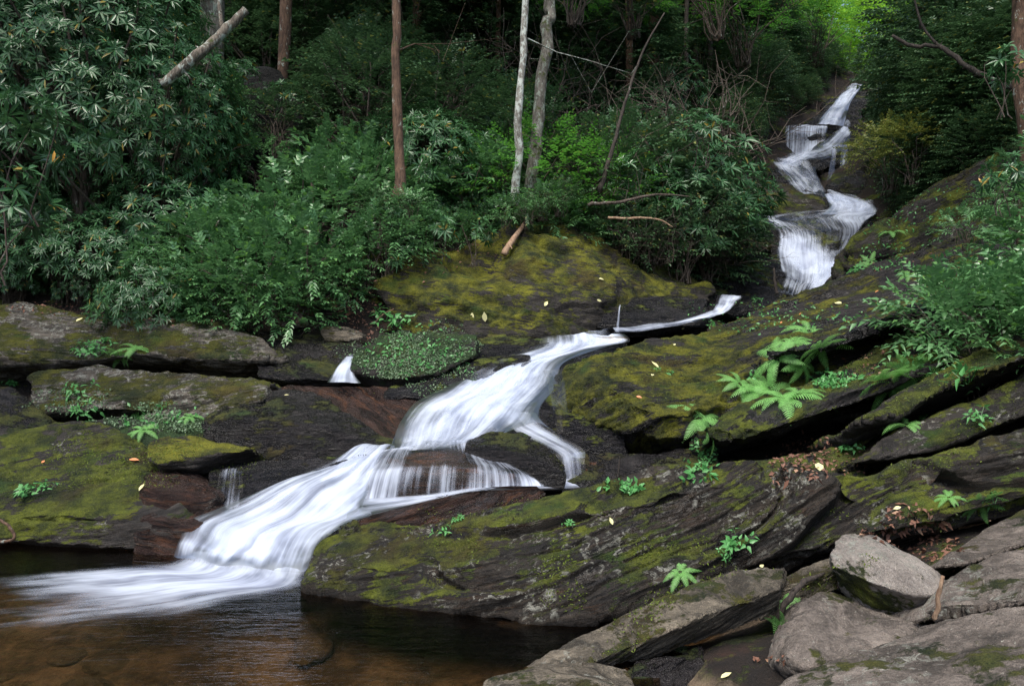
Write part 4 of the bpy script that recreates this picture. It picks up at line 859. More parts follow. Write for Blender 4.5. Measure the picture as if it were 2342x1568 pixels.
water_thing("lower_chute", "bright white chute pouring into the brown pool", [(lower, dict(mat=W, nu=130, nv=180, bump=.04, edge=.1, endfade=(.04, .09), lift=.015)), (faint(lower, .75), dict(mat=M['mist'], nu=60, nv=120, bump=.05, edge=.3, lift=.06, endfade=(.1, .15)))])
water_thing("spout_fall", "small clear spout of water dropping off the black ledge", [(spout, dict(mat=VL, nu=40, nv=60, bump=.006, edge=.15))])
water_thing("side_fall", "tiny white side fall beside the leafy boulder", [(side, dict(mat=W, nu=40, nv=60, bump=.02, edge=.16)), (faint(side, .7), dict(mat=M['mist'], nu=30, nv=40, bump=.03, edge=.3, lift=.04))])
water_thing("trickle", "single thin trickle down the smooth black block", [(faint(trickle, .8), dict(mat=VL, nu=12, nv=40, bump=.004, edge=.4))])
water_thing("bend_chute", "small white chute curving round the black block's right end", [(swoosh, dict(mat=W, nu=40, nv=70, bump=.02, edge=.2, lift=.07))])
water_thing("upper_waterfall", "distant stepped white waterfall dropping out of the dark forest", [
    (top1, dict(mat=W, nu=40, nv=80, bump=.04, edge=.2)), (top2, dict(mat=VL, nu=70, nv=60, bump=.02, edge=.05)),
    (top3, dict(mat=VL, nu=50, nv=110, bump=.04, edge=.3)), (top3b, dict(mat=VL, nu=60, nv=110, bump=.05, edge=.15)), (top4, dict(mat=VL, nu=14, nv=50, bump=.01, edge=.3)), (top4b, dict(mat=VL, nu=14, nv=50, bump=.01, edge=.3)), (wedge, dict(mat=W, nu=50, nv=60, bump=.03, edge=.12)),
    (top5, dict(mat=VL, nu=130, nv=200, bump=.05, edge=.06)), (faint(top5, .8), dict(mat=M['mist'], nu=70, nv=100, bump=.06, edge=.15, lift=.1)),
    (faint(top1, .75), dict(mat=M['mist'], nu=30, nv=50, bump=.06, edge=.3, lift=.1)), (faint(top3, .8), dict(mat=M['mist'], nu=30, nv=60, bump=.06, edge=.35, lift=.1)), (faint(top3b, .75), dict(mat=M['mist'], nu=40, nv=60, bump=.06, edge=.25, lift=.1)), (faint(wedge, .8), dict(mat=M['mist'], nu=40, nv=50, bump=.05, edge=.2, lift=.08, endfade=(.1, .1)))])

# pools
def flat_pool(name, label, poly, z, mat):
    V = [(x, y, z) for x, y in poly]; o = mesh_obj(name, V, [tuple(range(len(V)))], mat, smooth=False); tag(o, label, kind="structure"); return o
flat_pool("pool_water", "still brown pool at the foot of the cascade", [(-9, -1.5), (0.2, -1.5), (.5, 2.2), (.62, 3.2), (.72, 3.9), (1.1, 4.35), (1.25, 4.7), (1.0, 5.3), (-.5, 5.9), (-1, 6.5), (-4, 7.0), (-9, 7.2)], 0.0, M['pool'])
u0 = P(1240, 770, 10.6)[2]
flat_pool("upper_pool_water", "dark upper pool behind the cascade's lip", [(-.6, 10.6), (1.0, 10.15), (1.7, 10.1), (3.0, 10.9), (3.2, 12), (1.5, 12), (-.4, 11.6)], u0 + .0, M['pool'])
zmid = P(1310, 1104, 7.45)[2]
flat_pool("ledge_pool_water", "shallow water on the ledge behind the long boulder", [(.1, 6.7), (1.2, 6.2), (2.2, 6.3), (1.5, 8.0), (.6, 7.6)], zmid - .02, M['pool'])
fz = .012
foamrows = [
 [(420, 1235, 1, 1), (510, 1245, 1, 1), (610, 1255, 1, 1), (716, 1262, 1, 1)],
 [(405, 1262, 1, 1), (500, 1275, 1, 1), (600, 1290, 1, 1), (712, 1300, 1, 1)],
 [(370, 1288, 1, .9), (470, 1312, 1, 1), (590, 1335, 1, 1), (706, 1345, 1, .85)],
 [(270, 1282, 1, .6), (360, 1320, 1, .9), (470, 1352, 1, .75), (620, 1385, 1, .3)],
 [(150, 1292, 1, .4), (240, 1335, 1, .75), (340, 1385, 1, .55), (470, 1430, 1, .2)],
 [(20, 1300, 1, .3), (100, 1345, 1, .55), (170, 1405, 1, .42), (280, 1460, 1, .12)],
 [(-160, 1310, 1, .15), (-80, 1370, 1, .35), (-60, 1440, 1, .25), (60, 1500, 1, .05)],
 [(-400, 1320, 1, .1), (-360, 1380, 1, .3), (-340, 1460, 1, .2), (-200, 1530, 1, .05)]]
foamrows = [[(a, b, EYE * FPX / (b - CY), f) for a, b, _, f in r] for r in foamrows]
fo = sheet("pool_foam", foamrows, M['foam'], nu=150, nv=200, bump=.012, edge=.22, flat=fz, endfade=(0, .25))
tag(fo, "smooth streaks of white foam fanning out over the brown pool", kind="structure")

# pool bed stones
def pebble_mesh(seed):
    bm = bmesh.new(); bmesh.ops.create_icosphere(bm, subdivisions=3, radius=1)
    co = np.array([v.co for v in bm.verts]); d = 1 + .22 * fbm(co * 1.1 + seed * 7, 3, seed)
    for v, k in zip(bm.verts, d): v.co = Vector((v.co.x * k, v.co.y * k * .8, v.co.z * k * .45))
    me = bpy.data.meshes.new("stone"); bm.to_mesh(me); bm.free(); me.polygons.foreach_set("use_smooth", [True] * len(me.polygons))
    c = np.array([v.co[:] for v in me.vertices]); set_bed(me, c + seed, 0); return me
M['bedstone'] = rock_mat("pool_bed_stone", streak=0, moss=0, lichen=0.2, c1=(0.06, 0.045, 0.03), c2=(0.22, 0.17, 0.11), rough=.7, strat=1)
stones = []
for k in range(4):
    me = pebble_mesh(k); me.materials.append(M['bedstone']); stones.append(me)
sp = empty("pool_stones", (-1.5, 4, -.5))
bpy.data.objects.remove(sp)
for k in range(70):
    x = R.uniform(-3.2, 1.2); y = R.uniform(2.6, 5.6)
    if x > .2 and y > 4.4: continue
    o = bpy.data.objects.new("pool_stone", stones[k % 4]); C.objects.link(o); s = R.uniform(.04, .17) * (1.5 if k % 9 == 0 else 1)
    o.location = (x, y, hz(x, y) + s * .2); o.scale = (s, s, s); o.rotation_euler = (R.uniform(-.2, .2), R.uniform(-.2, .2), R.uniform(0, 6))
    tag(o, "rounded brown stone lying on the pool bed", "stone", "stones on the pool bed")

# ------------------------------------------------------------------ surface queries
allV = []; allF = []; off = 0
for V_, F_ in SURF:
    allV.append(V_); allF += [tuple(i + off for i in f) for f in F_]; off += len(V_)
BVH = BVHTree.FromPolygons(np.concatenate(allV).tolist(), allF)
def hit(px, py):
    d = Vector(P(px, py, 1)) - Vector((0, 0, EYE)); d.normalize()
    r = BVH.ray_cast(Vector((0, 0, EYE)), d)
    return (r[0], r[1]) if r[0] is not None else (Vector(P(px, py, 12)), Vector((0, 0, 1)))
def down(x, y, z0=40):
    r = BVH.ray_cast(Vector((x, y, z0)), Vector((0, 0, -1)))
    return (r[0], r[1]) if r[0] is not None else (Vector((x, y, hz(x, y))), Vector((0, 0, 1)))

# ------------------------------------------------------------------ leaves, in batches
LEAF = (np.array([0, .25, .6, 1.0]), np.array([.12, .85, .95, .04]))          # long oval
SPEAR = (np.array([0, .22, .55, 1.0]), np.array([.15, 1.0, .62, .02]))        # pointed
SMALL = (np.array([0, .45, 1.0]), np.array([.12, 1.0, .04]))
def leaves(base, dr, up, L, Wd, droop, prof=LEAF, fold=.25):
    base = np.asarray(base, float); dr = np.asarray(dr, float); up = np.asarray(up, float)
    n = len(base); dr = dr / (np.linalg.norm(dr, axis=1)[:, None] + 1e-9)
    up = up - dr * np.sum(up * dr, 1)[:, None]; up /= (np.linalg.norm(up, axis=1)[:, None] + 1e-9)
    sd_ = np.cross(dr, up); t, w_ = prof; S = len(t)
    L = np.broadcast_to(L, (n,))[:, None, None]; Wd = np.broadcast_to(Wd, (n,))[:, None, None]; droop = np.broadcast_to(droop, (n,))[:, None, None]
    T = t[None, :, None]; Q = w_[None, :, None]
    c = base[:, None, :] + dr[:, None, :] * L * T - np.array([0, 0, 1.0])[None, None] * L * droop * T ** 2
    l = c + (sd_[:, None, :] + up[:, None, :] * fold) * Wd * Q * .5
    r = c + (-sd_[:, None, :] + up[:, None, :] * fold) * Wd * Q * .5
    V = np.stack([l, c, r], 2).reshape(n, S * 3, 3)
    f = []
    for i in range(S - 1):
        a = i * 3; f += [(a, a + 1, a + 4, a + 3), (a + 1, a + 2, a + 5, a + 4)]
    F = (np.arange(n)[:, None, None] * S * 3 + np.array(f)[None]).reshape(-1, 4)
    return V.reshape(-1, 3), F

def unit(v): return v / (np.linalg.norm(v, axis=-1, keepdims=True) + 1e-9)

def whorls(pos, axis, nl, L, Wd, rs, prof=LEAF, flat=.25, droop=.25):
    B = []; D = []; U = []; LL = []; WW = []; DD = []
    for p, a in zip(pos, axis):
        k = rs.randint(nl - 2, nl + 3); ph = rs.rand() * 6.28; s = rs.uniform(.75, 1.15)
        e1 = unit(np.cross(a, [.3, .2, .9] if abs(a[2]) < .9 else [1, 0, 0])); e2 = np.cross(a, e1)
        for j in range(k):
            an = ph + 6.283 * j / k + rs.uniform(-.25, .25); rd = e1 * math.cos(an) + e2 * math.sin(an)
            B.append(p + rd * .012 - a * rs.uniform(0, .03)); D.append(rd + a * (flat + rs.uniform(-.25, .4))); U.append(a + rd * .1)
            LL.append(L * s * rs.uniform(.75, 1.1)); WW.append(Wd * s * rs.uniform(.8, 1.15)); DD.append(droop * rs.uniform(.2, 1.6))
    return leaves(B, D, U, np.array(LL), np.array(WW), np.array(DD), prof)

def sprays(pos, axis, nl, L, Wd, rs, prof=SPEAR, length=.3, droop=.3):
    B = []; D = []; U = []; LL = []; WW = []; DD = []
    for p, a in zip(pos, axis):
        ln = length * rs.uniform(.6, 1.3); k = max(3, int(nl * ln / length)); up = unit(np.array([rs.uniform(-.4, .4), rs.uniform(-.4, .4), 1.0]))
        sd_ = unit(np.cross(a, up)); up = unit(np.cross(sd_, a)); s = rs.uniform(.8, 1.15)
        for j in range(k):
            t = (j + .5) / k; q = p + a * ln * t - np.array([0, 0, 1]) * ln * droop * t * t; sg = 1 if j % 2 else -1
            B.append(q); D.append(sd_ * sg * rs.uniform(.6, 1) + a * rs.uniform(.5, 1.0) - up * rs.uniform(0, .35)); U.append(up + rs.uniform(-.25, .25, 3))
            LL.append(L * s * rs.uniform(.7, 1.15) * (1.1 - .4 * t)); WW.append(Wd * s * rs.uniform(.8, 1.1)); DD.append(.2 * rs.uniform(0, 2))
    return leaves(B, D, U, np.array(LL), np.array(WW), np.array(DD), prof)

def shell(n, rad, hc, rs, low=-.5, inner=.35, lumps=5):
    """points in the outer part of a lumpy ellipsoid with gaps, and their outward axes"""
    rx, ry, rz = rad; c = unit(rs.normal(size=(lumps, 3))); P_ = []; A_ = []
    while len(P_) < n:
        v = unit(rs.normal(size=3))
        if v[2] < low: continue
        lump = np.max(c @ v); r = (1 - inner * rs.rand() ** 1.6) * (.72 + .34 * lump)
        if vnoise(np.array([v * 2.6 + c[0] * 9]), 5)[0] < -.42 and rs.rand() < .8: continue
        P_.append(np.array([v[0] * rx, v[1] * ry, v[2] * rz]) * r + np.array([0, 0, hc]))
        A_.append(unit(np.array([v[0] / rx, v[1] / ry, v[2] / rz]) * min(rad) + np.array([0, 0, .45]) + rs.normal(size=3) * .25))
    return np.array(P_), np.array(A_)

def stems_mesh(pos, rs, count, r0=.022, spread=.15):
    V = []; F = []
    for i in rs.choice(len(pos), min(count, len(pos)), replace=False):
        p = pos[i]; b = np.array([rs.uniform(-1, 1) * spread, rs.uniform(-1, 1) * spread, -.25])
        m = b * .45 + p * .55 + np.array([-p[0] * .28, -p[1] * .28, p[2] * .10]) + rs.normal(size=3) * .07
        m1 = b * .75 + m * .25 + rs.normal(size=3) * .04
        tube(V, F, [b, m1, m, p * .8 + m * .2 + rs.normal(size=3) * .04, p], [r0, r0 * .85, r0 * .6, r0 * .4, r0 * .2], 5, False)
    return V, F

PROTO = {}
def proto(key, name, cat, rad, hc, n, style, leafm, stemm, L, Wd, nl, seed, ns=24, low=-.5, r0=.022, length=.3):
    rs = np.random.RandomState(seed); root = empty(name, (0, 0, -500)); root["category"] = cat
    pos, ax = shell(n, rad, hc, rs, low)
    if style == 'whorl': V, F = whorls(pos, ax, nl, L, Wd, rs)
    elif style == 'spray': V, F = sprays(pos, unit(ax + np.array([0, 0, -.2])), nl, L, Wd, rs, length=length)
    else: V, F = sprays(pos, unit(ax * np.array([1, 1, .35])), nl, L, Wd, rs, prof=SMALL, length=length, droop=.2)
    mesh_obj("foliage", V, F, M[leafm], root, smooth=False)
    V, F = stems_mesh(pos, rs, ns, r0)
    mesh_obj("stems", V, F, M[stemm], root)
    PROTO[key] = (root, hc + rad[2] * .95 + (.1 if style == 'whorl' else length * .6)); return root

for s in range(3): proto(f"rh{s}", "rhododendron_shrub", "shrub", (1.15, 1.1, .95), .95, 380, 'whorl', 'rhodo', 'twig', .125, .028, 9, 10 + s)
for s in range(2): proto(f"rt{s}", "rhododendron_shrub", "shrub", (1.35, 1.3, 1.7), 2.5, 900, 'whorl', 'rhodo', 'twig', .115, .026, 9, 20 + s, ns=34, low=-.8, r0=.035)
for s in range(3): proto(f"le{s}", "doghobble_shrub", "shrub", (1.05, 1.0, .8), .65, 270, 'spray', 'leuco', 'twig', .115, .052, 8, 30 + s, ns=14, length=.26)
for s in range(3): proto(f"ev{s}", "evergreen_shrub", "shrub", (1.3, 1.2, 1.25), 1.0, 800, 'small', 'rhodo2', 'twig', .10, .045, 9, 40 + s, ns=14, length=.32, low=-.8)
for s in range(2): proto(f"et{s}", "tall_evergreen_shrub", "shrub", (1.7, 1.6, 2.3), 2.3, 1300, 'small', 'rhodo2', 'barkdark', .13, .07, 9, 50 + s, ns=10, low=-.95, r0=.02, length=.4)
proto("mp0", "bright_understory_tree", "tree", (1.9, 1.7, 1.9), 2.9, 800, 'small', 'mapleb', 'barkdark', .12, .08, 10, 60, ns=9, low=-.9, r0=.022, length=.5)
for s in range(2): proto(f"lr{s}", "doghobble_shrub", "shrub", (.6, .55, .45), .35, 120, 'spray', 'leuco', 'twig', .115, .046, 9, 70 + s, ns=16, length=.38, r0=.010)
for s in range(2): proto(f"rs{s}", "rhododendron_sprig", "shrub", (.38, .36, .28), .32, 26, 'whorl', 'rhodo', 'twig', .13, .031, 9, 74 + s, ns=4, r0=.008)
for s in range(2): proto(f"es{s}", "evergreen_bough", "shrub", (.65, .6, .5), .4, 190, 'small', 'rhodo2', 'twig', .085, .038, 8, 78 + s, ns=22, length=.3, r0=.012)
proto("ym0", "yellowing_shrub", "shrub", (.8, .75, .6), .7, 240, 'small', 'ymap', 'twig', .09, .042, 9, 83, ns=12, length=.3)
proto("mp1", "bright_understory_shrub", "shrub", (1.0, .9, .7), .8, 240, 'small', 'maple', 'twig', .075, .038, 10, 61, ns=20, length=.35)

USED = {}
def put(key, px, d, pytop=None, s=None, label=None, group=None, z=None, rz=None, name=None, squash=1.0):
    root, H = PROTO[key]; p = P(px, 784, d); x, y = p[0], p[1]
    zg = hz(x, y) if z is None else z
    if s is None: s = max(.35, (P(px, pytop, d)[2] - zg) / H)
    if key not in USED: o = root; USED[key] = 1
    else: o = copy_tree(root)
    o.location = (x, y, zg - .05); o.scale = (s * squash, s * squash, s); o.rotation_euler = (0, 0, R.uniform(0, 6.28) if rz is None else rz)
    tag(o, label, None, group); return o

rk = lambda: f"rh{R.randrange(3)}"
ev = lambda: f"ev{R.randrange(3)}"
lk = lambda: f"le{R.randrange(3)}"
# left thicket of rhododendron, tall and close
for k, (px, d, top) in enumerate([(-120, 11.2, -150), (60, 11.3, -120), (230, 11.4, -160), (370, 11.6, 30), (160, 12.6, -250), (-40, 12.9, -300), (300, 12.8, -150), (420, 12.2, 110)]):
    put(f"rt{k % 2}", px, d, top, label="tall dark rhododendron in the thicket filling the left of the scene", group="tall rhododendrons of the left thicket")
for px, d, top in [(-60, 11.0, 330), (40, 11.1, 420), (150, 11.0, 450), (250, 11.0, 440), (400, 11.6, 340), (95, 11.6, 300), (20, 10.9, 560), (190, 10.9, 590), (-150, 11, 520), (330, 11.6, 360), (300, 10.9, 560)]:
    put(rk(), px, d, top, label="low glossy rhododendron at the foot of the left thicket", group="low rhododendrons under the left thicket")
put("rs0", 45, 7.9, 265, s=1.5, z=P(45, 420, 7.9)[2], label="rhododendron spray with long pale leaves hanging in from the left frame edge")
put("rs1", 15, 7.7, 265, s=1.4, z=P(15, 560, 7.7)[2], label="lower rhododendron spray at the left frame edge, above the pale-topped ledge")
put("rh2", 345, 10.0, 545, label="fresh green rhododendron standing out in front of the doghobble bank", squash=.9)
# dog-hobble bank
for px, d, top in [(470, 10.9, 440), (560, 11.3, 430), (640, 11.3, 430), (720, 11.8, 350), (520, 10.4, 520), (600, 10.5, 500), (680, 10.7, 470), (430, 10.5, 560), (560, 10.2, 600), (650, 10.35, 590), (370, 10.4, 620), (790, 12.7, 340), (830, 12.8, 330), (480, 10.2, 640), (300, 10.2, 650), (730, 10.9, 540)]:
    put(lk(), px, d, top, label="fresh green doghobble shrub on the bank behind the left ledges", group="doghobble shrubs on the left bank")
# middle shrubs round the brown trunk and over the mound
for px, d, top in [(960, 13.6, 200), (1010, 13.9, 240), (880, 13.4, 330), (930, 13.2, 360), (1060, 13.8, 340), (1110, 13.6, 400), (990, 13.1, 420), (1050, 13.2, 440)]:
    put(rk(), px, d, top, label="grey-green rhododendron between the brown trunk and the pale trunks", group="rhododendrons between the trunks")
for px, d, top in [(800, 13.2, 280), (860, 13.0, 300), (1130, 14.0, 290), (1080, 13.6, 300), (1180, 14.2, 330), (900, 12.7, 440), (960, 12.6, 460), (1110, 13.0, 450), (1040, 12.7, 470)]:
    put(lk(), px, d, top, label="leafy doghobble shrub on the slope above the mossy mound", group="doghobble shrubs above the mound")
for px, d, top in [(1190, 13.7, 250), (1290, 13.8, 270), (1340, 13.9, 300), (1250, 13.6, 380), (1300, 13.3, 420)]:
    put("mp1" if top < 320 else lk(), px, d, top, label="bright green shrub round the feet of the pale trunks", group="bright shrubs at the pale trunks")
for k, (px, d, top, zpy) in enumerate([(1270, 12.9, 430, 560), (1090, 11.9, 520, 570), (1000, 11.7, 500, 560), (880, 11.3, 520, 600), (930, 11.4, 560, 630), (830, 11.2, 560, 640)]):
    put(f"rs{k % 2}" if px in (1090, 1000, 930) else f"lr{k % 2}", px, d, s=.9, z=P(px, zpy, d)[2], label="small leafy sprig rooted in the moss along the mound's upper edge", group="sprigs along the mound's upper edge")
for px, d, zpy, kk in [(1165, 12.2, 505, 'lr0'), (1205, 12.1, 500, 'es1'), (1240, 12.3, 480, 'lr1'), (1280, 12.4, 470, 'es0'), (1190, 12.0, 530, 'rs0'), (905, 11.3, 505, 'rs1'), (935, 11.4, 490, 'lr0'), (880, 11.4, 500, 'es0'), (860, 11.2, 540, 'lr1')]:
    put(kk, px, d, s=.5, z=P(px, zpy, d)[2], label='leafy sprig crowding the foot of the pale trunks' if px > 1000 else 'leafy sprig crowding the foot of the red-brown trunk', group='sprigs at the pale trunks' if px > 1000 else 'sprigs at the red-brown trunk')
for kk, px, d, zpy in [('lr1', 505, 13.2, 235), ('es0', 640, 13.1, 300), ('rs1', 560, 13.4, 170), ('lr0', 600, 12.9, 395), ('rs0', 655, 13.3, 225), ('es1', 500, 13.2, 330)]:
    put(kk, px, d, s=.9, z=P(px, zpy, d)[2] - .2, label='sprig of leaves growing out of the near-black boulder', group='sprigs on the near-black boulder')
# right of the trunks: overhanging mixed thicket
for px, d, top in [(1420, 14.4, 230), (1500, 14.6, 240), (1540, 14.8, 250), (1580, 15.0, 300), (1590, 15.4, 340), (1450, 14.0, 360), (1540, 14.2, 350), (1590, 14.6, 380), (1390, 13.9, 420), (1480, 13.8, 450), (1560, 14.2, 450), (1585, 15.0, 440)]:
    put(rk() if R.random() < .5 else ev(), px, d, top, label="dense shrub of the thicket overhanging the stream left of the upper waterfall", group="shrubs overhanging the stream left of the waterfall")
for px, zpy, d in [(1560, 560, 13.2), (1620, 560, 13.8), (1650, 520, 14.4), (1480, 570, 13.2), (1600, 490, 13.4), (1430, 540, 13.0)]:
    put(f"es{int(px) % 2}", px, d, s=1.0, z=P(px, zpy, d)[2] - .35, label="small drooping bough over the black rocks left of the upper waterfall", group="boughs over the black rocks")
put("rs0", 1600, 13.0, s=1.1, z=P(1600, 340, 13)[2], label="pale-leaved rhododendron tip with yellow leaves, highest in front of the waterfall thicket")
put("rs1", 1450, 12.8, s=1.0, z=P(1450, 420, 12.8)[2], label="pale-leaved rhododendron tip right of the thin leaning branch")
# the far slope, evergreen scrub, thinning upward
rs = np.random.RandomState(3); placed = []
tries = 0
while len(placed) < 175 and tries < 6000:
    tries += 1; d = rs.uniform(13.5, 33); px = rs.uniform(-350, 1790); x = (px - CX) / FPX * d
    py = CY - (hz(x, d) - EYE) / d * FPX
    if 400 < px < 820 and d < 17.5: continue
    if 690 < px < 830 and d < 18.5: continue
    if px > 1250 and d < 16: continue
    if px > 1610 and d < 24.5: continue
    if px > 1770 - max(0, 26 - d) * 8: continue
    if any(math.hypot(x - a, d - b) < .95 + .028 * d for a, b in placed): continue
    placed.append((x, d))
    tall = d > 19 and rs.rand() < .55
    key = f"et{rs.randint(2)}" if tall else (ev() if rs.rand() < .65 else rk())
    put(key, px, d, s=rs.uniform(.85, 1.25) * (1 + (d - 14) * .012), label="dark evergreen shrub on the shaded far slope left of the waterfall" if d > 19 else "dark evergreen shrub on the slope behind the trunks",
        group="evergreens on the far slope" if d > 19 else "evergreens behind the trunks")
# right bank: tall evergreens over the mossy ridge
for px, d, top in [(2120, 18.5, 120), (2150, 16.5, 60), (2170, 15.5, 150), (2210, 15, 20), (2260, 14.5, 60), (2330, 14, -60), (2420, 13.5, -100), (2160, 19.5, -60), (2180, 17, -160), (2330, 16, -250), (2500, 13, -200), (2480, 11, 100)]:
    put(f"et{R.randrange(2)}", px, d, top, label="tall dark evergreen on the right bank, crowding in over the mossy ridge", group="tall evergreens of the right bank")
for px, d, top in [(2095, 17.6, 270), (2110, 16.4, 300), (2150, 15.2, 270), (2200, 14.4, 260), (2260, 13.7, 230), (2330, 13.2, 200), (2400, 12.8, 150), (2075, 20.5, 200), (2150, 14.8, 340)]:
    put(ev(), px, d, top, label="low evergreen bush along the foot of the right bank's trees", group="low evergreens of the right bank")
for px, d, top in [(2100, 24, 10), (2170, 22, -40), (2060, 27, 40), (2250, 22, -150), (2400, 20, -200), (1740, 24.5, 130), (1700, 22.5, 200), (1770, 27, 60), (1690, 20, 270), (1800, 27.8, 120), (1850, 28.5, 110)]:
    put(f"et{R.randrange(2)}", px, d, top, label="tall evergreen beyond the top of the waterfall on its right" if px > 1980 else "dark evergreen closing in behind the waterfall on its left", group="evergreens above the waterfall" if px > 1980 else "evergreens left behind the waterfall")
for px, d, s_ in [(1830, 26.2, .6), (1790, 25.4, .65), (1750, 24.6, .75), (1808, 24.4, .42), (1855, 26.5, .5), (1885, 26.9, .5), (1908, 27.2, .45), (1835, 25.4, .4), (1868, 25.8, .3), (1842, 24.9, .38), (1822, 24.5, .4), (1800, 23.8, .4), (1735, 23.6, .9), (1690, 22, 1), (1872, 28.2, .6), (1690, 21.2, .75), (1660, 19.8, .7)]:
    put(ev(), px, d, s=s_, label="low evergreen bush on the ledges left of the topmost fall", group="bushes left of the topmost fall")
for px, d, s_ in [(2040, 19.2, .55), (2050, 21.5, .65), (2035, 23.6, .6), (2015, 25.8, .6), (2000, 27.6, .7), (2070, 18.2, .5)]:
    put(ev(), px, d, s=s_, label="low evergreen bush crowding the upper waterfall's right side", group="bushes right of the upper waterfall")
for px, d, s_, zpy in [(2030, 15.5, .9, 345), (2085, 14.8, .8, 320)]:
    put("ym0", px, d, s=s_, z=P(px, zpy, d)[2] - .6, label="yellow-tinged bush right of the upper waterfall", group="yellow-tinged bushes")
# bright foliage at the valley head, its backlight put into the leaf colour
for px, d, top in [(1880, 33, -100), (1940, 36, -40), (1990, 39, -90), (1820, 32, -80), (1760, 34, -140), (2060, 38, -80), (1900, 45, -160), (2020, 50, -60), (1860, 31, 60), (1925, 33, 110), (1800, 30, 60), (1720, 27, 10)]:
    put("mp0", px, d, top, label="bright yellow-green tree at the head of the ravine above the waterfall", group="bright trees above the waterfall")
for px, zpy, d, s in [(1700, 120, 21, .62), (1640, 60, 20, .55), (1870, 130, 26, .6), (1450, 60, 18, .45), (1780, 40, 25, .6), (1310, 30, 15.5, .4)]:
    put("mp1", px, d, s=s * 2.0, z=P(px, zpy, d)[2], label="flat bright green bough reaching out of the dark forest", group="bright boughs in the dark forest")
# right-hand dog-hobble hanging over the ledges, close
for px, d, top, zpy in [(2300, 7.4, 590, 780), (2240, 7.3, 650, 800), (2350, 7.0, 700, 850), (2180, 7.4, 720, 800), (2280, 6.9, 780, 850), (2420, 7.2, 500, 760), (2380, 8.2, 470, 640)]:
    put(f"lr{int(px) % 2}", px, d, s=.95, z=P(px, zpy, d)[2], label="glossy doghobble spray hanging over the dark ledges at the right edge", group="doghobble over the right ledges")
for px, d, zpy in [(2290, 8.6, 480), (2210, 9.4, 540)]:
    put("lr0", px, d, s=.45, z=P(px, zpy, d)[2], label="small sprig of pale leaves on the mossy slab's upper right", group="pale sprigs on the slab")
put("rs0", 2300, 7.6, s=.7, z=P(2290, 440, 7.6)[2], label="pale shiny rhododendron tip at the right edge above the mossy slab")
put("rs1", 2310, 8.5, s=.9, z=P(2300, 210, 8.5)[2], label="pale shiny spray of leaves high at the right edge beside the brown trunk")
for px, d, s_ in [(2520, 7.5, .9), (2620, 6.2, .8), (2750, 5.4, .8), (2600, 8.5, 1.1), (2850, 6.6, 1), (2950, 5, .7), (2480, 6.4, .6), (2780, 4.4, .5)]:
    put(lk(), px, d, s=s_, label='doghobble shrub on the open bank beyond the right-hand ledges', group='doghobble on the right bank')
for k_, v_ in PROTO.items():
    if k_ not in USED:
        for c in list(v_[0].children): bpy.data.objects.remove(c)
        bpy.data.objects.remove(v_[0])

# ------------------------------------------------------------------ trees: trunk and crown above the frame
crown_mesh = None
def tree(name, label, pts, radii, mat, crown=None, cs=1.0, branches=0, seed=1):
    global crown_mesh
    rs = np.random.RandomState(seed)
    p0 = Vector(pts[0]); root = empty(name, p0); tag(root, label, "tree")
    fine = []; fr = []
    A = np.array([list(p) for p in pts]); n = 26
    t = np.linspace(0, len(A) - 1, n); G = catmull(A, t); rr = np.interp(t, np.arange(len(A)), radii)
    G += np.stack([vnoise(np.stack([t * 2.3, t * 0 + seed, t * 0], 1)), vnoise(np.stack([t * 2.1, t * 0, t * 0 + seed], 1)), t * 0], 1) * rr[:, None] * .5
    rr = rr * (1 + .10 * vnoise(np.stack([t * 5, t * 0 + seed, t * 0], 1)))
    rr[0] *= 1.5; rr[1] *= 1.15
    V = []; F = []; tube(V, F, G - np.array(p0), rr, 14)
    V = np.array(V); V += 0.06 * np.repeat(rr, 14)[:, None] * np.stack([vnoise(V * 9 + k) for k in (0, 20, 40)], 1)
    trunk = mesh_obj("trunk", V, F, mat, root)
    for k in range(branches):
        Vb = []; Fb = []
        i = rs.randint(6, n - 2); b = G[i] - np.array(p0); an = rs.uniform(0, 6.28); ln = rs.uniform(.5, 1.6)
        dr = np.array([math.cos(an), math.sin(an), rs.uniform(-.2, .5)])
        q = [b, b + dr * ln * .5 + rs.normal(size=3) * .05, b + dr * ln + np.array([0, 0, -.1]) + rs.normal(size=3) * .08]
        tube(Vb, Fb, q, [rr[i] * .28, rr[i] * .16, .004], 5, False)
        for j in range(3):
            c = q[1] * (1 - j / 3) + q[2] * j / 3
            tube(Vb, Fb, [c, c + (dr + rs.normal(size=3) * .6) * ln * .3, c + (dr + rs.normal(size=3) * .7) * ln * .5], [.006, .004, .002], 4, False)
        mesh_obj("branch", Vb, Fb, mat, root)
    if crown is not None:
        if crown_mesh is None:
            cr = np.random.RandomState(77); pos, ax = shell(900, (1, 1, .75), 0, cr, -.9, .8, 7)
            v, f = sprays(pos, ax, 8, .05, .026, cr, prof=SMALL, length=.16, droop=.2)
            crown_mesh = (v, f)
            co_ = mesh_obj("crown", v, f, M['canopy'], root, smooth=False); crown_mesh = co_.data
        else:
            co_ = bpy.data.objects.new("crown", crown_mesh); C.objects.link(co_); co_.parent = root
        co_.location = Vector(crown) - p0; co_.scale = (cs, cs, cs * .8); co_.rotation_euler = (0, 0, rs.rand() * 6)
    return root

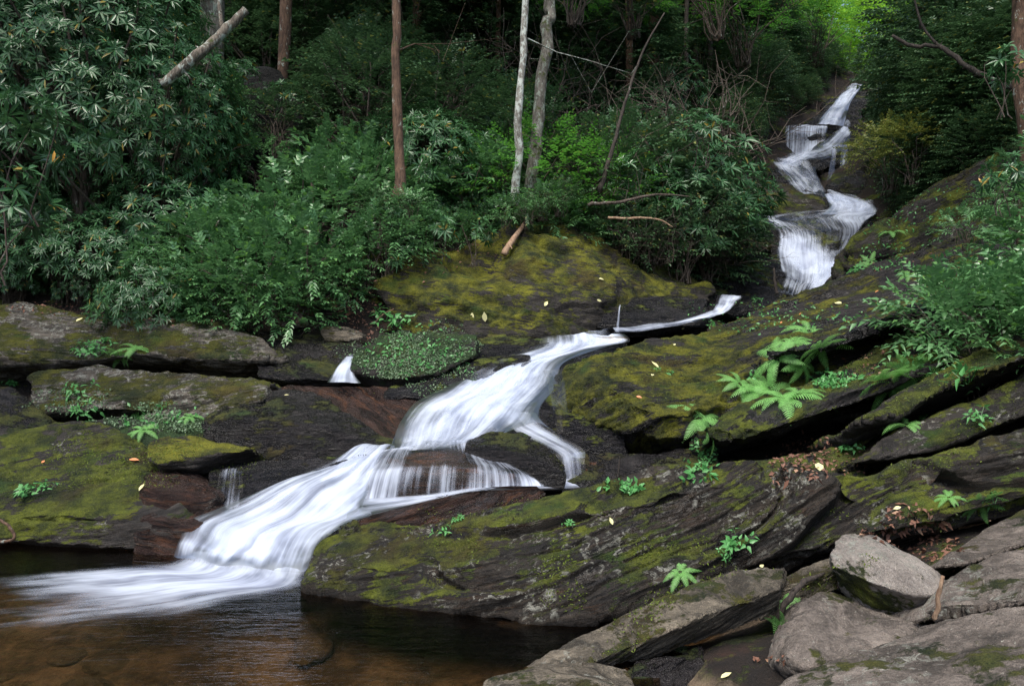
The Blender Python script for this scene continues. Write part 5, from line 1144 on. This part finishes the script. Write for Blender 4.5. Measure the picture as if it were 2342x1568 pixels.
def tpts(L): return [P(*a) for a in L]
def gtree(name, label, px0, d, lean, hgt_, r, mat, cs=2.6, br=4, seed=1):
    x = (px0 - CX) / FPX * d; z = hz(x, d) - .3
    pts = [(x, d, z), (x + lean * hgt_ * .33, d, z + hgt_ * .33), (x + lean * hgt_ * .7, d + .1, z + hgt_ * .66), (x + lean * hgt_, d + .1, z + hgt_)]
    return tree(name, label, pts, [r, r * .9, r * .75, r * .45], M[mat], crown=(pts[3][0], pts[3][1], pts[3][2] + cs * .2), cs=cs, branches=br, seed=seed)
tree("slender_tree", "straight slim red-brown trunk rising from the shrubs left of centre",
     tpts([(912, 455, 11.7), (911, 330, 11.75), (908, 150, 11.8), (905, -20, 11.85), (903, -600, 12)]), [.085, .075, .068, .064, .045], M['bark'], crown=P(903, -650, 13.1), cs=2.4, branches=3, seed=2)
tree("slender_tree", "slim mottled grey-white trunk leaning slightly, left one of the pale pair",
     tpts([(1178, 470, 12.6), (1185, 330, 12.6), (1193, 150, 12.7), (1202, -20, 12.8), (1225, -620, 13)]), [.072, .064, .057, .05, .033], M['barkpale'], crown=P(1225, -700, 13.9), cs=2.4, branches=1, seed=3)
tree("slender_tree", "thicker curved grey-green trunk, right one of the pale pair",
     tpts([(1205, 490, 13.0), (1228, 370, 13.0), (1240, 200, 13.2), (1254, 60, 13.3), (1262, -30, 13.4), (1275, -600, 13.8)]), [.13, .108, .10, .096, .09, .05], M['barkgrey'], crown=P(1275, -640, 14.8), cs=2.8, branches=2, seed=4)
gtree("forest_tree", "dim brown trunk just right of the slim red-brown trunk, farther back", 958, 18.5, .0, 9, .11, 'bark', seed=5)
gtree("forest_tree", "pale grey trunk far back at the top, left of the red-brown trunk", 872, 22, -.02, 9, .12, 'barkgrey', seed=6)
gtree("forest_tree", "dim grey-brown trunk beyond the fallen log, leaning a little", 628, 15.5, .07, 9, .12, 'bark', seed=7)
gtree("forest_tree", "dark reddish trunk in the scrub right of the pale pair", 1437, 20, .0, 9, .10, 'bark', seed=8)
gtree("forest_tree", "twisted dim brown trunk leaning right, left of the bright boughs", 1485, 20.5, .06, 9, .15, 'bark', seed=9)
gtree("forest_tree", "thin dark trunk between the pale pair and the twisted trunk", 1385, 21, .01, 8, .07, 'barkdark', seed=10)
gtree("forest_tree", "thin dark trunk above the shrubs at the waterfall thicket", 1590, 22, -.01, 8, .08, 'barkdark', seed=11)
gtree("forest_tree", "thin dark trunk farthest back, left of the bright boughs", 1660, 25, .02, 9, .10, 'barkdark', seed=12)
gtree("forest_tree", "thin dark trunk at the top beside the broken log", 530, 19, -.02, 9, .08, 'barkdark', seed=13)
gtree("forest_tree", "dark trunk in the upper scrub between the red-brown and the pale trunks", 1080, 22, .01, 9, .10, 'barkdark', seed=14)
gtree("forest_tree", "brown trunk cut by the right frame edge", 2352, 9.5, .0, 7, .12, 'bark', cs=2.2, seed=15)
gtree("forest_tree", "dark leaning trunk on the right bank under the evergreens", 2150, 18, -.12, 8, .12, 'barkdark', seed=16)
for k, (px, d, r, ln) in enumerate([(700, 20, .08, .01), (785, 24, .1, -.02), (1135, 19, .07, .015), (1320, 23, .1, .0), (1535, 25, .11, -.015), (1725, 27, .12, .02), (1560, 19.5, .06, .03), (1020, 25, .12, .0), (560, 23, .1, .02), (1625, 23, .08, -.03)]):
    gtree('forest_tree', 'dim slender trunk far back in the dark woods', px, d, ln, 8, r, ['barkdark', 'barkgrey', 'bark'][k % 3], cs=2.2, seed=50 + k, br=5)['group'] = 'dim trunks far back in the woods'
# unseen canopy trees added beyond the frame to shade the forest
for k, (x, y, h, cs) in enumerate([(-9, 9, 11, 3.6), (-5, 13, 13, 3.4), (9, 12, 12, 3.4), (-11, 3, 10, 3.6), (11, 6, 11, 3.4), (-14, 16, 13, 3.4)]):
    z = hz(x, y); tree("shade_canopy_tree", ["unseen tall tree added so its crown shades the left bank", "unseen tall tree added so its crown shades the right bank"][x > 0],
         [(x, y, z - .3), (x + .1, y, z + h * .4), (x - .1, y, z + h * .75), (x, y, z + h)], [.2, .17, .14, .08], M['barkgrey'], crown=(x, y, z + h), cs=cs, branches=2, seed=30 + k)["group"] = "unseen canopy trees added for shade"

# bare twiggy undergrowth
def twigs(seed, n=26, h=2.2):
    rs = np.random.RandomState(seed); V = []; F = []
    for k in range(n):
        b = np.array([rs.uniform(-.7, .7), rs.uniform(-.5, .5), -.1]); dr = unit(np.array([rs.uniform(-.8, .8), rs.uniform(-.5, .5), rs.uniform(.4, 1)])); p = b; pts = [b]
        for j in range(5): dr = unit(dr + rs.normal(size=3) * .33); p = p + dr * h / 5; pts.append(p)
        tube(V, F, pts, list(np.linspace(.014, .003, 6)), 4, False)
        for q in range(5):
            i = rs.randint(1, 5); d2 = unit(dr + rs.normal(size=3) * .9); a = pts[i]
            tube(V, F, [a, a + d2 * .25 + rs.normal(size=3) * .03, a + d2 * .5 + rs.normal(size=3) * .08], [.006, .004, .002], 3, False)
    return V, F
tw = []
for s in range(3):
    V, F = twigs(90 + s); me = bpy.data.meshes.new("bare_twigs"); me.from_pydata([tuple(v) for v in V], [], F); me.materials.append(M['twig']); tw.append(me)
for k, (px, py, d, s) in enumerate([(1330, 360, 15, 1), (1420, 400, 14, 1), (1560, 300, 15.5, 1.1), (1050, 200, 18, 1.1), (1640, 300, 17, 1.2),
        (1590, 540, 13.2, .5), (1500, 560, 12.9, .45), (1650, 560, 13.9, .5), (820, 240, 16, 1), (1440, 520, 13, .5), (1250, 180, 17, 1.1), (1000, 330, 15.5, 1)]):
    o = bpy.data.objects.new("bare_shrub", tw[k % 3]); C.objects.link(o); o.location = tuple(P(px, py, d) - np.array([0, 0, .6 * s])); o.scale = (s,) * 3; o.rotation_euler = (0, 0, k * 1.3)
    o.location.z = max(o.location.z, hz(o.location.x, o.location.y) - .1)
    tag(o, "tangle of bare grey-brown twigs among the slope's evergreens" if d > 14.5 else "tangle of bare twigs hanging over the stream left of the waterfall", "shrub", "bare shrubs on the slope" if d > 14.5 else "bare shrubs over the stream")

# ------------------------------------------------------------------ logs, sticks, branches
def stick(name, label, pts, radii, mat, cat="stick", seg=8, seed=0, stubs=0):
    p0 = np.array(pts[0]); A = np.array([list(p) for p in pts]); n = max(8, len(A) * 4); t = np.linspace(0, len(A) - 1, n); G = catmull(A, t)
    rr = np.interp(t, np.arange(len(A)), radii); rs = np.random.RandomState(seed + 3)
    G += (.06 if cat == 'log' else .22) * rr[:, None] * rs.normal(size=G.shape)
    V = []; F = []; tube(V, F, G - p0, rr * rs.uniform(.9, 1.1, n), seg)
    for k in range(stubs):
        i = rs.randint(2, n - 2); dr = unit(rs.normal(size=3)); tube(V, F, [G[i] - p0, G[i] - p0 + dr * radii[0] * 3], [rr[i] * .35, rr[i] * .15], 5)
    o = mesh_obj(name, V, F, mat); o.location = tuple(p0); tag(o, label, cat); return o
stick("fallen_log", "broken pale lichened log leaning up out of the rhododendrons", tpts([(370, 195, 10.2), (450, 128, 10.3), (510, 75, 10.5), (562, 24, 10.6)]), [.06, .066, .062, .056], M['log'], "log", 12, 1, 3)
stick("leaning_branch", "thin lichened branch rising from the broken log", tpts([(510, 70, 10.55), (503, 20, 10.6), (497, -120, 10.7)]), [.035, .03, .022], M['log'], "branch", 8, 2)
stick("leaning_branch", "thin red-brown branch leaning right in front of the thicket", tpts([(1372, 440, 12.6), (1395, 360, 12.6), (1425, 250, 12.7), (1470, 120, 12.9), (1520, 30, 13)]), [.045, .035, .025, .018, .01], M['barkdark'], "branch", 8, 3, 6)
stick("bare_branch", "bare pinkish branch stretched sideways over the mound's right shoulder", tpts([(1390, 498, 12.3), (1440, 500, 12.2), (1500, 500, 12.2), (1540, 520, 12.3)]), [.022, .02, .016, .008], M['wood'], "branch", 7, 4, 4)
stick("bare_branch", "mossy brown branch curving sideways above the bare pinkish one", tpts([(1345, 468, 12.4), (1420, 462, 12.4), (1500, 445, 12.5), (1580, 450, 12.8)]), [.03, .025, .018, .008], M['twig'], "branch", 7, 5, 4)
stick("short_log", "short bare log standing askew on top of the mossy mound", tpts([(1152, 582, 11.7), (1172, 550, 11.8), (1205, 505, 12.2)]), [.05, .045, .035], M['wood'], "log", 10, 6, 2)
stick("dark_branch", "long dark branch hanging across the top of the right bank", tpts([(2040, 80, 11), (2085, 105, 10.9), (2150, 108, 10.7), (2210, 150, 10.5), (2260, 180, 10.4), (2350, 210, 10.2)]), [.02, .028, .032, .036, .04, .045], M['barkdark'], "branch", 8, 7, 5)
stick("dark_branch", "thin dark branch forking down at the top of the right bank", tpts([(2085, -30, 10.9), (2110, 60, 10.8), (2150, 108, 10.7)]), [.012, .016, .02], M['barkdark'], "branch", 7, 8, 3)
def on(px, py, up=.02): 
    p, n = hit(px, py); return np.array(p) + np.array(n) * up
a = on(2142, 1425); stick("pale_stick", "pale broken stick leaning against the pale boulder", [a, a + np.array([.005, -.02, .10]), a + np.array([.02, -.03, .20])], [.012, .011, .008], M['wood'], "stick", 8, 9)
stick("pale_stick", "thin reddish stick lying on the litter right of the long boulder", [on(2195, 1215), on(2225, 1200, .03), on(2262, 1185)], [.007, .007, .005], M['wood'], "stick", 7, 10)
a = P(1775, 1420, 4.25); stick("dark_root", "dark curved root between the plank slab and the pale boulder", [a, P(1800, 1375, 4.2), P(1840, 1330, 4.25), P(1885, 1312, 4.35)], [.014, .018, .016, .008], M['barkdark'], "root", 8, 11, 2)
a = on(1413, 1092, 0); stick("upright_twig", "thin upright twig in the dark crevice behind the long boulder", [a, a + np.array([.01, 0, .1]), a + np.array([.02, 0, .2])], [.007, .006, .003], M['barkdark'], "stick", 6, 12)
a = P(1777, 672, 13.2); stick("upright_twig", "dark snag standing at the foot of the upper waterfall", [a, a + np.array([-.03, 0, .2]), a + np.array([-.05, 0, .42])], [.03, .025, .015], M['barkdark'], "stick", 6, 13, 2)
a = on(20, 1240, .02); stick("bent_stick", "bent red-brown stick poking in at the left frame edge by the pool", [P(-30, 1245, 5.9), P(8, 1238, 5.9), P(32, 1230, 5.9), P(22, 1205, 5.92), P(2, 1190, 5.95), P(-30, 1170, 6)], [.01, .012, .012, .012, .01, .01], M['bark'], "stick", 7, 14)
stick("bare_root", "mossy root looping down the bank above the mound's left end", [on(1060, 560), on(1090, 540, .1), on(1130, 520, .1), on(1160, 480, .05)], [.03, .03, .035, .05], M['barkgrey'], "root", 8, 15)
stick("dry_twig", "dry grey twig on the litter slope above the leafy boulder", [on(858, 740), on(875, 725, .05), on(905, 702, .06)], [.012, .01, .006], M['wood'], "stick", 6, 16)

# ------------------------------------------------------------------ ferns and herbs
def fern_mesh(seed, nf=8, L=.44):
    rs = np.random.RandomState(seed); out = []
    for k in range(nf):
        an = 6.283 * k / nf + rs.uniform(-.4, .4); ln = L * rs.uniform(.65, 1.1); rad = np.array([math.cos(an), math.sin(an), 0]); el = rs.uniform(.25, .95)
        t = np.linspace(0, 1, 23); C_ = np.stack([rad[0] * ln * t * .95, rad[1] * ln * t * .95, ln * (el * t - (el + .35) * .85 * t * t)], 1)
        T = unit(np.gradient(C_, axis=0)); sd_ = unit(np.cross(T, [0, 0, 1.0])); up = np.cross(sd_, T)
        w_ = ln * .165 * np.sin(np.clip(.18 + .85 * t, 0, 1) * math.pi) ** .75
        B = []; D = []; U = []; LL = []
        for i in range(2, 23):
            for sg in (-1, 1):
                B.append(C_[i]); D.append(sd_[i] * sg + T[i] * .45 + rs.normal(size=3) * .04); U.append(up[i]); LL.append(max(.006, w_[i]))
        LL = np.array(LL); pr = (np.array([0, .12, .22, .34, .44, .56, .66, .78, 1.0]), np.array([.5, 1.0, .62, .95, .55, .78, .4, .5, .03]))
        v, f = leaves(B, D, U, LL, np.minimum(ln * .034, LL * .5), .25, pr, .08); out.append((v, f))
        v, f = leaves([C_[0], C_[9]], [T[4], T[14]], [up[4], up[14]], ln * .55, .006, .0, SMALL); out.append((v, f))
    V = []; F = []; o = 0
    for v, f in out: V.append(v); F.append(f + o); o += len(v)
    return np.concatenate(V), np.concatenate(F)
ferns = []
for s in range(4):
    V, F = fern_mesh(s); me = bpy.data.meshes.new("fern_fronds"); me.from_pydata(V.tolist(), [], F.tolist()); me.materials.append(M['fern']); ferns.append(me)
def place(me, name, label, cat, px, py, s, group=None, tilt=.5, sink=.0, rz=None):
    p, n = hit(px, py); o = bpy.data.objects.new(name, me); C.objects.link(o)
    n2 = (Vector((0, 0, 1)) * (1 - tilt) + Vector(n) * tilt).normalized()
    q = n2.to_track_quat('Z', 'Y').to_euler(); o.rotation_mode = 'QUATERNION'
    o.rotation_quaternion = n2.to_track_quat('Z', 'Y') @ Matrix.Rotation(R.uniform(0, 6.28) if rz is None else rz, 3, 'Z').to_quaternion()
    o.location = Vector(p) + Vector(n) * (.01 - sink); o.scale = (s, s, s); tag(o, label, cat, group); return o
G1 = "ferns on the layered ledge"
for k, (px, py, s) in enumerate([(1815, 790, 1.0), (1850, 760, .95), (1880, 800, .8), (1780, 820, .9), (1830, 830, .8)]):
    place(ferns[k % 4], "fern", "green fern in the upper clump on the olive slab's lower edge", "fern", px, py, s, "ferns on the slab's edge")
for k, (px, py, s) in enumerate([(1730, 900, 1.0), (1790, 915, 1.15), (1830, 905, .9), (1760, 890, .9), (1690, 880, .7)]):
    place(ferns[(k + 1) % 4], "fern", "large drooping fern on the nose of the layered ledge", "fern", px, py, s, G1)
for k, (px, py, s, lb) in enumerate([(1600, 960, .85, "fern hanging in the crack at the tip of the mossy prow"), (1615, 985, .6, "small fern just under the crack at the prow's tip"),
        (2045, 880, .95, "fern with spread fronds atop the narrow mossy ridge"), (2020, 870, .7, "fern crowded against the ridge-top fern's left side"), (2085, 850, .7, "smaller fern behind the ridge-top fern"),
        (2130, 945, .7, "low fern in the groove between the two mossy ridges"), (2180, 925, .6, "fern highest in the groove between the two mossy ridges"), (2075, 975, .55, "small fern lowest in the groove between the mossy ridges"),
        (325, 945, .75, "fern in the gap behind the small mossy block"), (330, 985, .5, "drooping fern at the mossy block's upper left corner"), (435, 955, .45, "little pale fern on the dark rock beside the mossy block"),
        (310, 800, .7, "fern drooping off the upper left ledge"), (270, 815, .5, "small fern beside the drooping one on the upper left ledge"), (1555, 1310, .35, "tiny fern on the lower face of the long boulder"),
        (1790, 1380, .4, "small bright fern in the gap above the dark hollow"), (1785, 1430, .3, "tiniest fern hanging in the dark hollow"), (2170, 1140, .3, "small bright fern on the long boulder's right part"),
        (2250, 1155, .4, "dark green fern on the long boulder near the right edge"), (2290, 475, 1.0, "fern under the shrubs at the right edge above the mossy slab"), (2240, 490, .7, "smaller fern left of the one under the right-edge shrubs"),
        (2080, 630, .6, "small fern halfway up the mossy slab"), (2040, 535, .7, "fern low on the mossy bank ridge right of the waterfall"), (1990, 600, .6, "fern at the foot of the mossy bank ridge")]):
    place(ferns[k % 4], "fern", lb, "fern", px, py, s)

def herb_mesh(seed, n=9, L=.06, W=.028, spread=.1, tall=.09):
    rs = np.random.RandomState(seed); V = []; F = []; o = 0
    pos = []; ax = []
    for k in range(n):
        p = np.array([rs.uniform(-1, 1) * spread, rs.uniform(-1, 1) * spread, rs.uniform(.2, 1) * tall]); pos.append(p); ax.append(unit(np.array([p[0] * 2, p[1] * 2, .25])))
    v, f = whorls(pos, ax, 4, L, W, rs, prof=SPEAR); V.append(v); F += f.tolist(); v = v.tolist()
    for p in pos: tube(v, F, [(p[0] * .2, p[1] * .2, -.02), tuple(p)], [.002, .0015], 3, False)
    return v, F
herbs = []
for s in range(3):
    V, F = herb_mesh(s); me = bpy.data.meshes.new("herb_leaves"); me.from_pydata([tuple(v) for v in V], [], F); me.materials.append(M['herb']); herbs.append(me)
for k, (px, py, s, lb) in enumerate([(1018, 1225, .6, "tiny blue-green seedling near the left end of the long boulder"), (1048, 1190, .45, "tiny seedling on the long boulder's upper left edge"), (1690, 1240, .9, "bright seedling with pointed leaves on the face of the long boulder"),
        (1650, 1270, .4, "tiny sprig left of the bright seedling on the long boulder"), (70, 1130, 1.2, "small leafy herb on the broad mossy boulder's front edge"), (110, 1120, .8, "smaller herb right of the one on the mossy boulder's edge"), (210, 820, 1.5, "bushy green herb in the hollow of the upper left ledge"),
        (190, 800, 1.2, "green herb just left of the bushy one on the upper left ledge"), (240, 790, 1.2, "green herb just right of the bushy one on the upper left ledge"), (180, 900, 1.3, "leafy herb growing down over the lichened ledge at left"), (200, 940, 1.2, "leafy herb at the lowest point of the lichened ledge at left"),
        (15, 880, 1.0, "herb at the left frame edge between two ledges"), (880, 735, 2.0, "bright green herb clump on the litter above the leafy boulder"), (930, 735, 1.8, "bright green herb clump beside the mossy mound's left foot"), (290, 700, 1.6, "green herb on top of the long pale-topped ledge"),
        (2235, 965, 1.0, "pale seedling on the rounded mossy ridge at the right"), (2210, 870, 1.6, "broad-leaved seedling at the foot of the right-hand shrubs"), (1950, 1030, .9, "small herb where the mossy ridge meets the long boulder"), (1500, 850, .5, "tiny herb on the olive slab beside the pale fallen leaf"),
        (1530, 855, .45, "tiniest herb in the middle of the olive slab"), (1620, 740, .9, "herb on the stream edge of the olive slab"), (1730, 690, .9, "herb higher on the stream edge of the olive slab"), (1960, 620, 1.3, "herb near the top of the olive slab's stream edge"),
        (2270, 1150, .7, "herb beside the dark green fern at right"), (1720, 860, .9, "herb among the ferns at the slab's lower edge"), (1300, 1200, .5, "tiny sprig in the hanging moss of the long boulder")]):
    place(herbs[k % 3], "herb", lb, "plant", px, py, s)

# ------------------------------------------------------------------ scattered stuff, laid on the surfaces
def scatter_px(name, label, regions, mat, L, Wd, prof=SMALL, flat=1.0, lift=.006, seed=5, cond=None, rndup=.4, droop=.1, kind="stuff"):
    rs = np.random.RandomState(seed); B = []; D = []; U = []; LL = []
    for (x0, y0, x1, y1, n) in regions:
        for k in range(n):
            an_ = rs.uniform(0, 6.283); ra_ = (rs.rand() ** .62) * (1 + .18 * math.sin(an_ * 3 + x0) + .12 * math.sin(an_ * 7 + y0)); px = (x0 + x1) / 2 + ra_ * math.cos(an_) * (x1 - x0) * .54; py = (y0 + y1) / 2 + ra_ * math.sin(an_) * (y1 - y0) * .54; p, nn = hit(px, py)
            if cond and not cond(p, nn): continue
            if name == 'leaf_litter' and p[1] < 4.45 and py > 1150 and not (py > 1495): continue
            nn = np.array(nn); up = unit(nn + rs.normal(size=3) * rndup); dr = unit(np.cross(up, rs.normal(size=3)))
            B.append(np.array(p) + nn * lift); D.append(dr + up * (1 - flat)); U.append(up); LL.append(L * rs.uniform(.6, 1.4))
    v, f = leaves(B, D, U, np.array(LL), np.array(LL) * Wd / L, droop, prof, .15)
    o = mesh_obj(name, v, f, M[mat], smooth=False); tag(o, label, None, None, kind); return o
up_ok = lambda p, n: n[2] > .25 and p[2] > .06
scatter_px("leaf_litter", "red-brown dead leaves lying over the banks and crevices",
    [(740, 540, 880, 760, 900), (690, 210, 830, 300, 350), (1760, 985, 1960, 1100, 420), (1960, 1170, 2190, 1320, 700), (300, 690, 700, 750, 260), (820, 480, 1180, 620, 260), (1820, 1330, 2000, 1420, 120), (1900, 780, 2100, 880, 80), (0, 680, 300, 720, 150), (1500, 1495, 1800, 1568, 60), (1950, 560, 2150, 620, 60), (1740, 800, 1900, 860, 80)],
    'dead', .042, .022, cond=up_ok, seed=1, rndup=.7, droop=.35)
scatter_px("ground_cover", "mat of tiny pale green leaves over the rounded boulder and damp gaps",
    [(815, 745, 1095, 885, 5200), (250, 920, 480, 985, 1400), (80, 880, 260, 960, 500), (380, 960, 460, 985, 200)], 'matl', .020, .015, cond=lambda p, n: n[2] > -.2 and vnoise(np.array([[p[0] * 3.2, p[1] * 3.2, p[2] * 3.2]]), 4)[0] > -.12 + .5 * R.random() - .25, seed=2, rndup=.7, flat=.7, lift=.01)
scatter_px("moss_tufts", "fuzzy olive tufts of moss along the long boulder and the ledges",
    [(900, 1150, 1900, 1420, 9000), (1850, 1040, 2342, 1200, 2500), (1350, 750, 2000, 950, 6000), (1950, 780, 2342, 1050, 3000), (0, 720, 640, 850, 3000), (0, 970, 560, 1130, 6000), (880, 520, 1500, 740, 5000), (1930, 380, 2342, 620, 2000), (800, 740, 1100, 890, 1200), (1200, 1290, 1800, 1540, 1500)],
    'mossleaf', .017, .007, cond=lambda p, n: n[2] > .05 and p[2] > .08 and vnoise(np.array([[p[0] * 3.5, p[1] * 3.5, p[2] * 6]]), 4)[0] > .08, seed=3, rndup=.7, flat=.4, lift=-.002)
scatter_px("tall_mat_sprigs", "taller sprigs standing out of the leafy mat on the rounded boulder", [(830, 745, 1080, 870, 260), (260, 920, 470, 980, 80)], 'herb', .05, .024, cond=lambda p, n: n[2] > .1, seed=8, rndup=.5, flat=.4, lift=.01)
scatter_px("creeping_sprigs", "loose creeping sprigs along the stream edge of the olive slab and ridge",
    [(1580, 690, 1960, 760, 260), (1940, 560, 2080, 620, 200), (1950, 400, 2250, 560, 300), (1850, 850, 1960, 890, 220), (2060, 740, 2200, 860, 200), (1380, 1100, 1480, 1130, 60), (1580, 1000, 1660, 1060, 160), (1560, 1060, 1640, 1100, 60)], 'herb', .045, .022, cond=lambda p, n: n[2] > .0, seed=4, rndup=.6, flat=.6, lift=.02)
def fallen(px, py, s, m, label, k):
    p, n = hit(px, py); n = np.array(n); rs = np.random.RandomState(k); dr = unit(np.cross(n, rs.normal(size=3)))
    v, f = leaves([np.zeros(3), np.zeros(3) + dr * .004], [dr, dr + np.cross(n, dr) * .1], [n, n], s, s * .5, .05, LEAF, .2)
    v = v[:12]; f = f[:6]
    o = mesh_obj("fallen_leaf", v, f, M[m], smooth=False); o.location = Vector(p) + Vector(n) * .008; tag(o, label, "leaf"); return o
for k, (px, py, s, m, lb) in enumerate([(1505, 842, .13, 'yleaf', "large pale yellow leaf in the middle of the olive slab"), (1490, 860, .07, 'yleaf', "small pale leaf below the large yellow leaf on the slab"), (1455, 907, .06, 'oleaf', "small orange leaf low on the prow of the olive slab"),
        (1560, 752, .07, 'yleaf', "cream leaf near the stream edge of the olive slab"), (1540, 790, .05, 'yleaf', "tiny cream leaf on the upper olive slab"), (1925, 695, .14, 'yleaf', "long pale leaf high on the olive slab"), (130, 783, .0, 'yleaf', ""),
        (175, 736, .11, 'yleaf', "white-green leaf on the pale-topped ledge at left"), (330, 1108, .08, 'yleaf', "yellow-green leaf on the wet stepped rock"), (295, 1052, .09, 'oleaf', "pinkish leaf on the broad mossy boulder's right side"), (95, 1060, .05, 'oleaf', "orange leaf in the middle of the broad mossy boulder"),
        (1875, 1078, .11, 'yleaf', "whitish curled leaf where the long boulder dips"), (1245, 700, .10, 'yleaf', "cream leaf near the foot of the mossy mound"), (1080, 715, .12, 'yleaf', "cream leaf low on the mossy mound's left side"), (1110, 735, .14, 'yleaf', "long cream leaf at the water's edge under the mossy mound"),
        (1380, 640, .10, 'yleaf', "pale yellow leaf on the mossy mound's right flank"), (1365, 685, .07, 'yleaf', "yellow leaf beside the black block's trickle"), (1900, 1385, .0, 'yleaf', ""), (2060, 1160, .05, 'yleaf', "pale leaf fragment on the right part of the long boulder"),
        (650, 905, .05, 'yleaf', "tiny pale leaf at the top of the dark round boulder"), (820, 1010, .0, 'yleaf', ""), (1745, 1300, .05, 'yleaf', "small pale leaf behind the tan plank slab"), (1650, 1552, .06, 'yleaf', "yellow leaf in the wet dirt at the bottom edge"),
        (1785, 740, .05, 'oleaf', "orange leaf on the upper olive slab above the ferns"), (1830, 720, .05, 'oleaf', "rusty leaf on the upper olive slab"), (2010, 665, .06, 'oleaf', "rusty leaf far up the olive slab"), (1580, 680, .0, 'oleaf', ""), (1400, 1200, .05, 'yleaf', "pale fleck of leaf on the long boulder's upper face")]):
    if s > 0: fallen(px, py, s, m, lb, k)
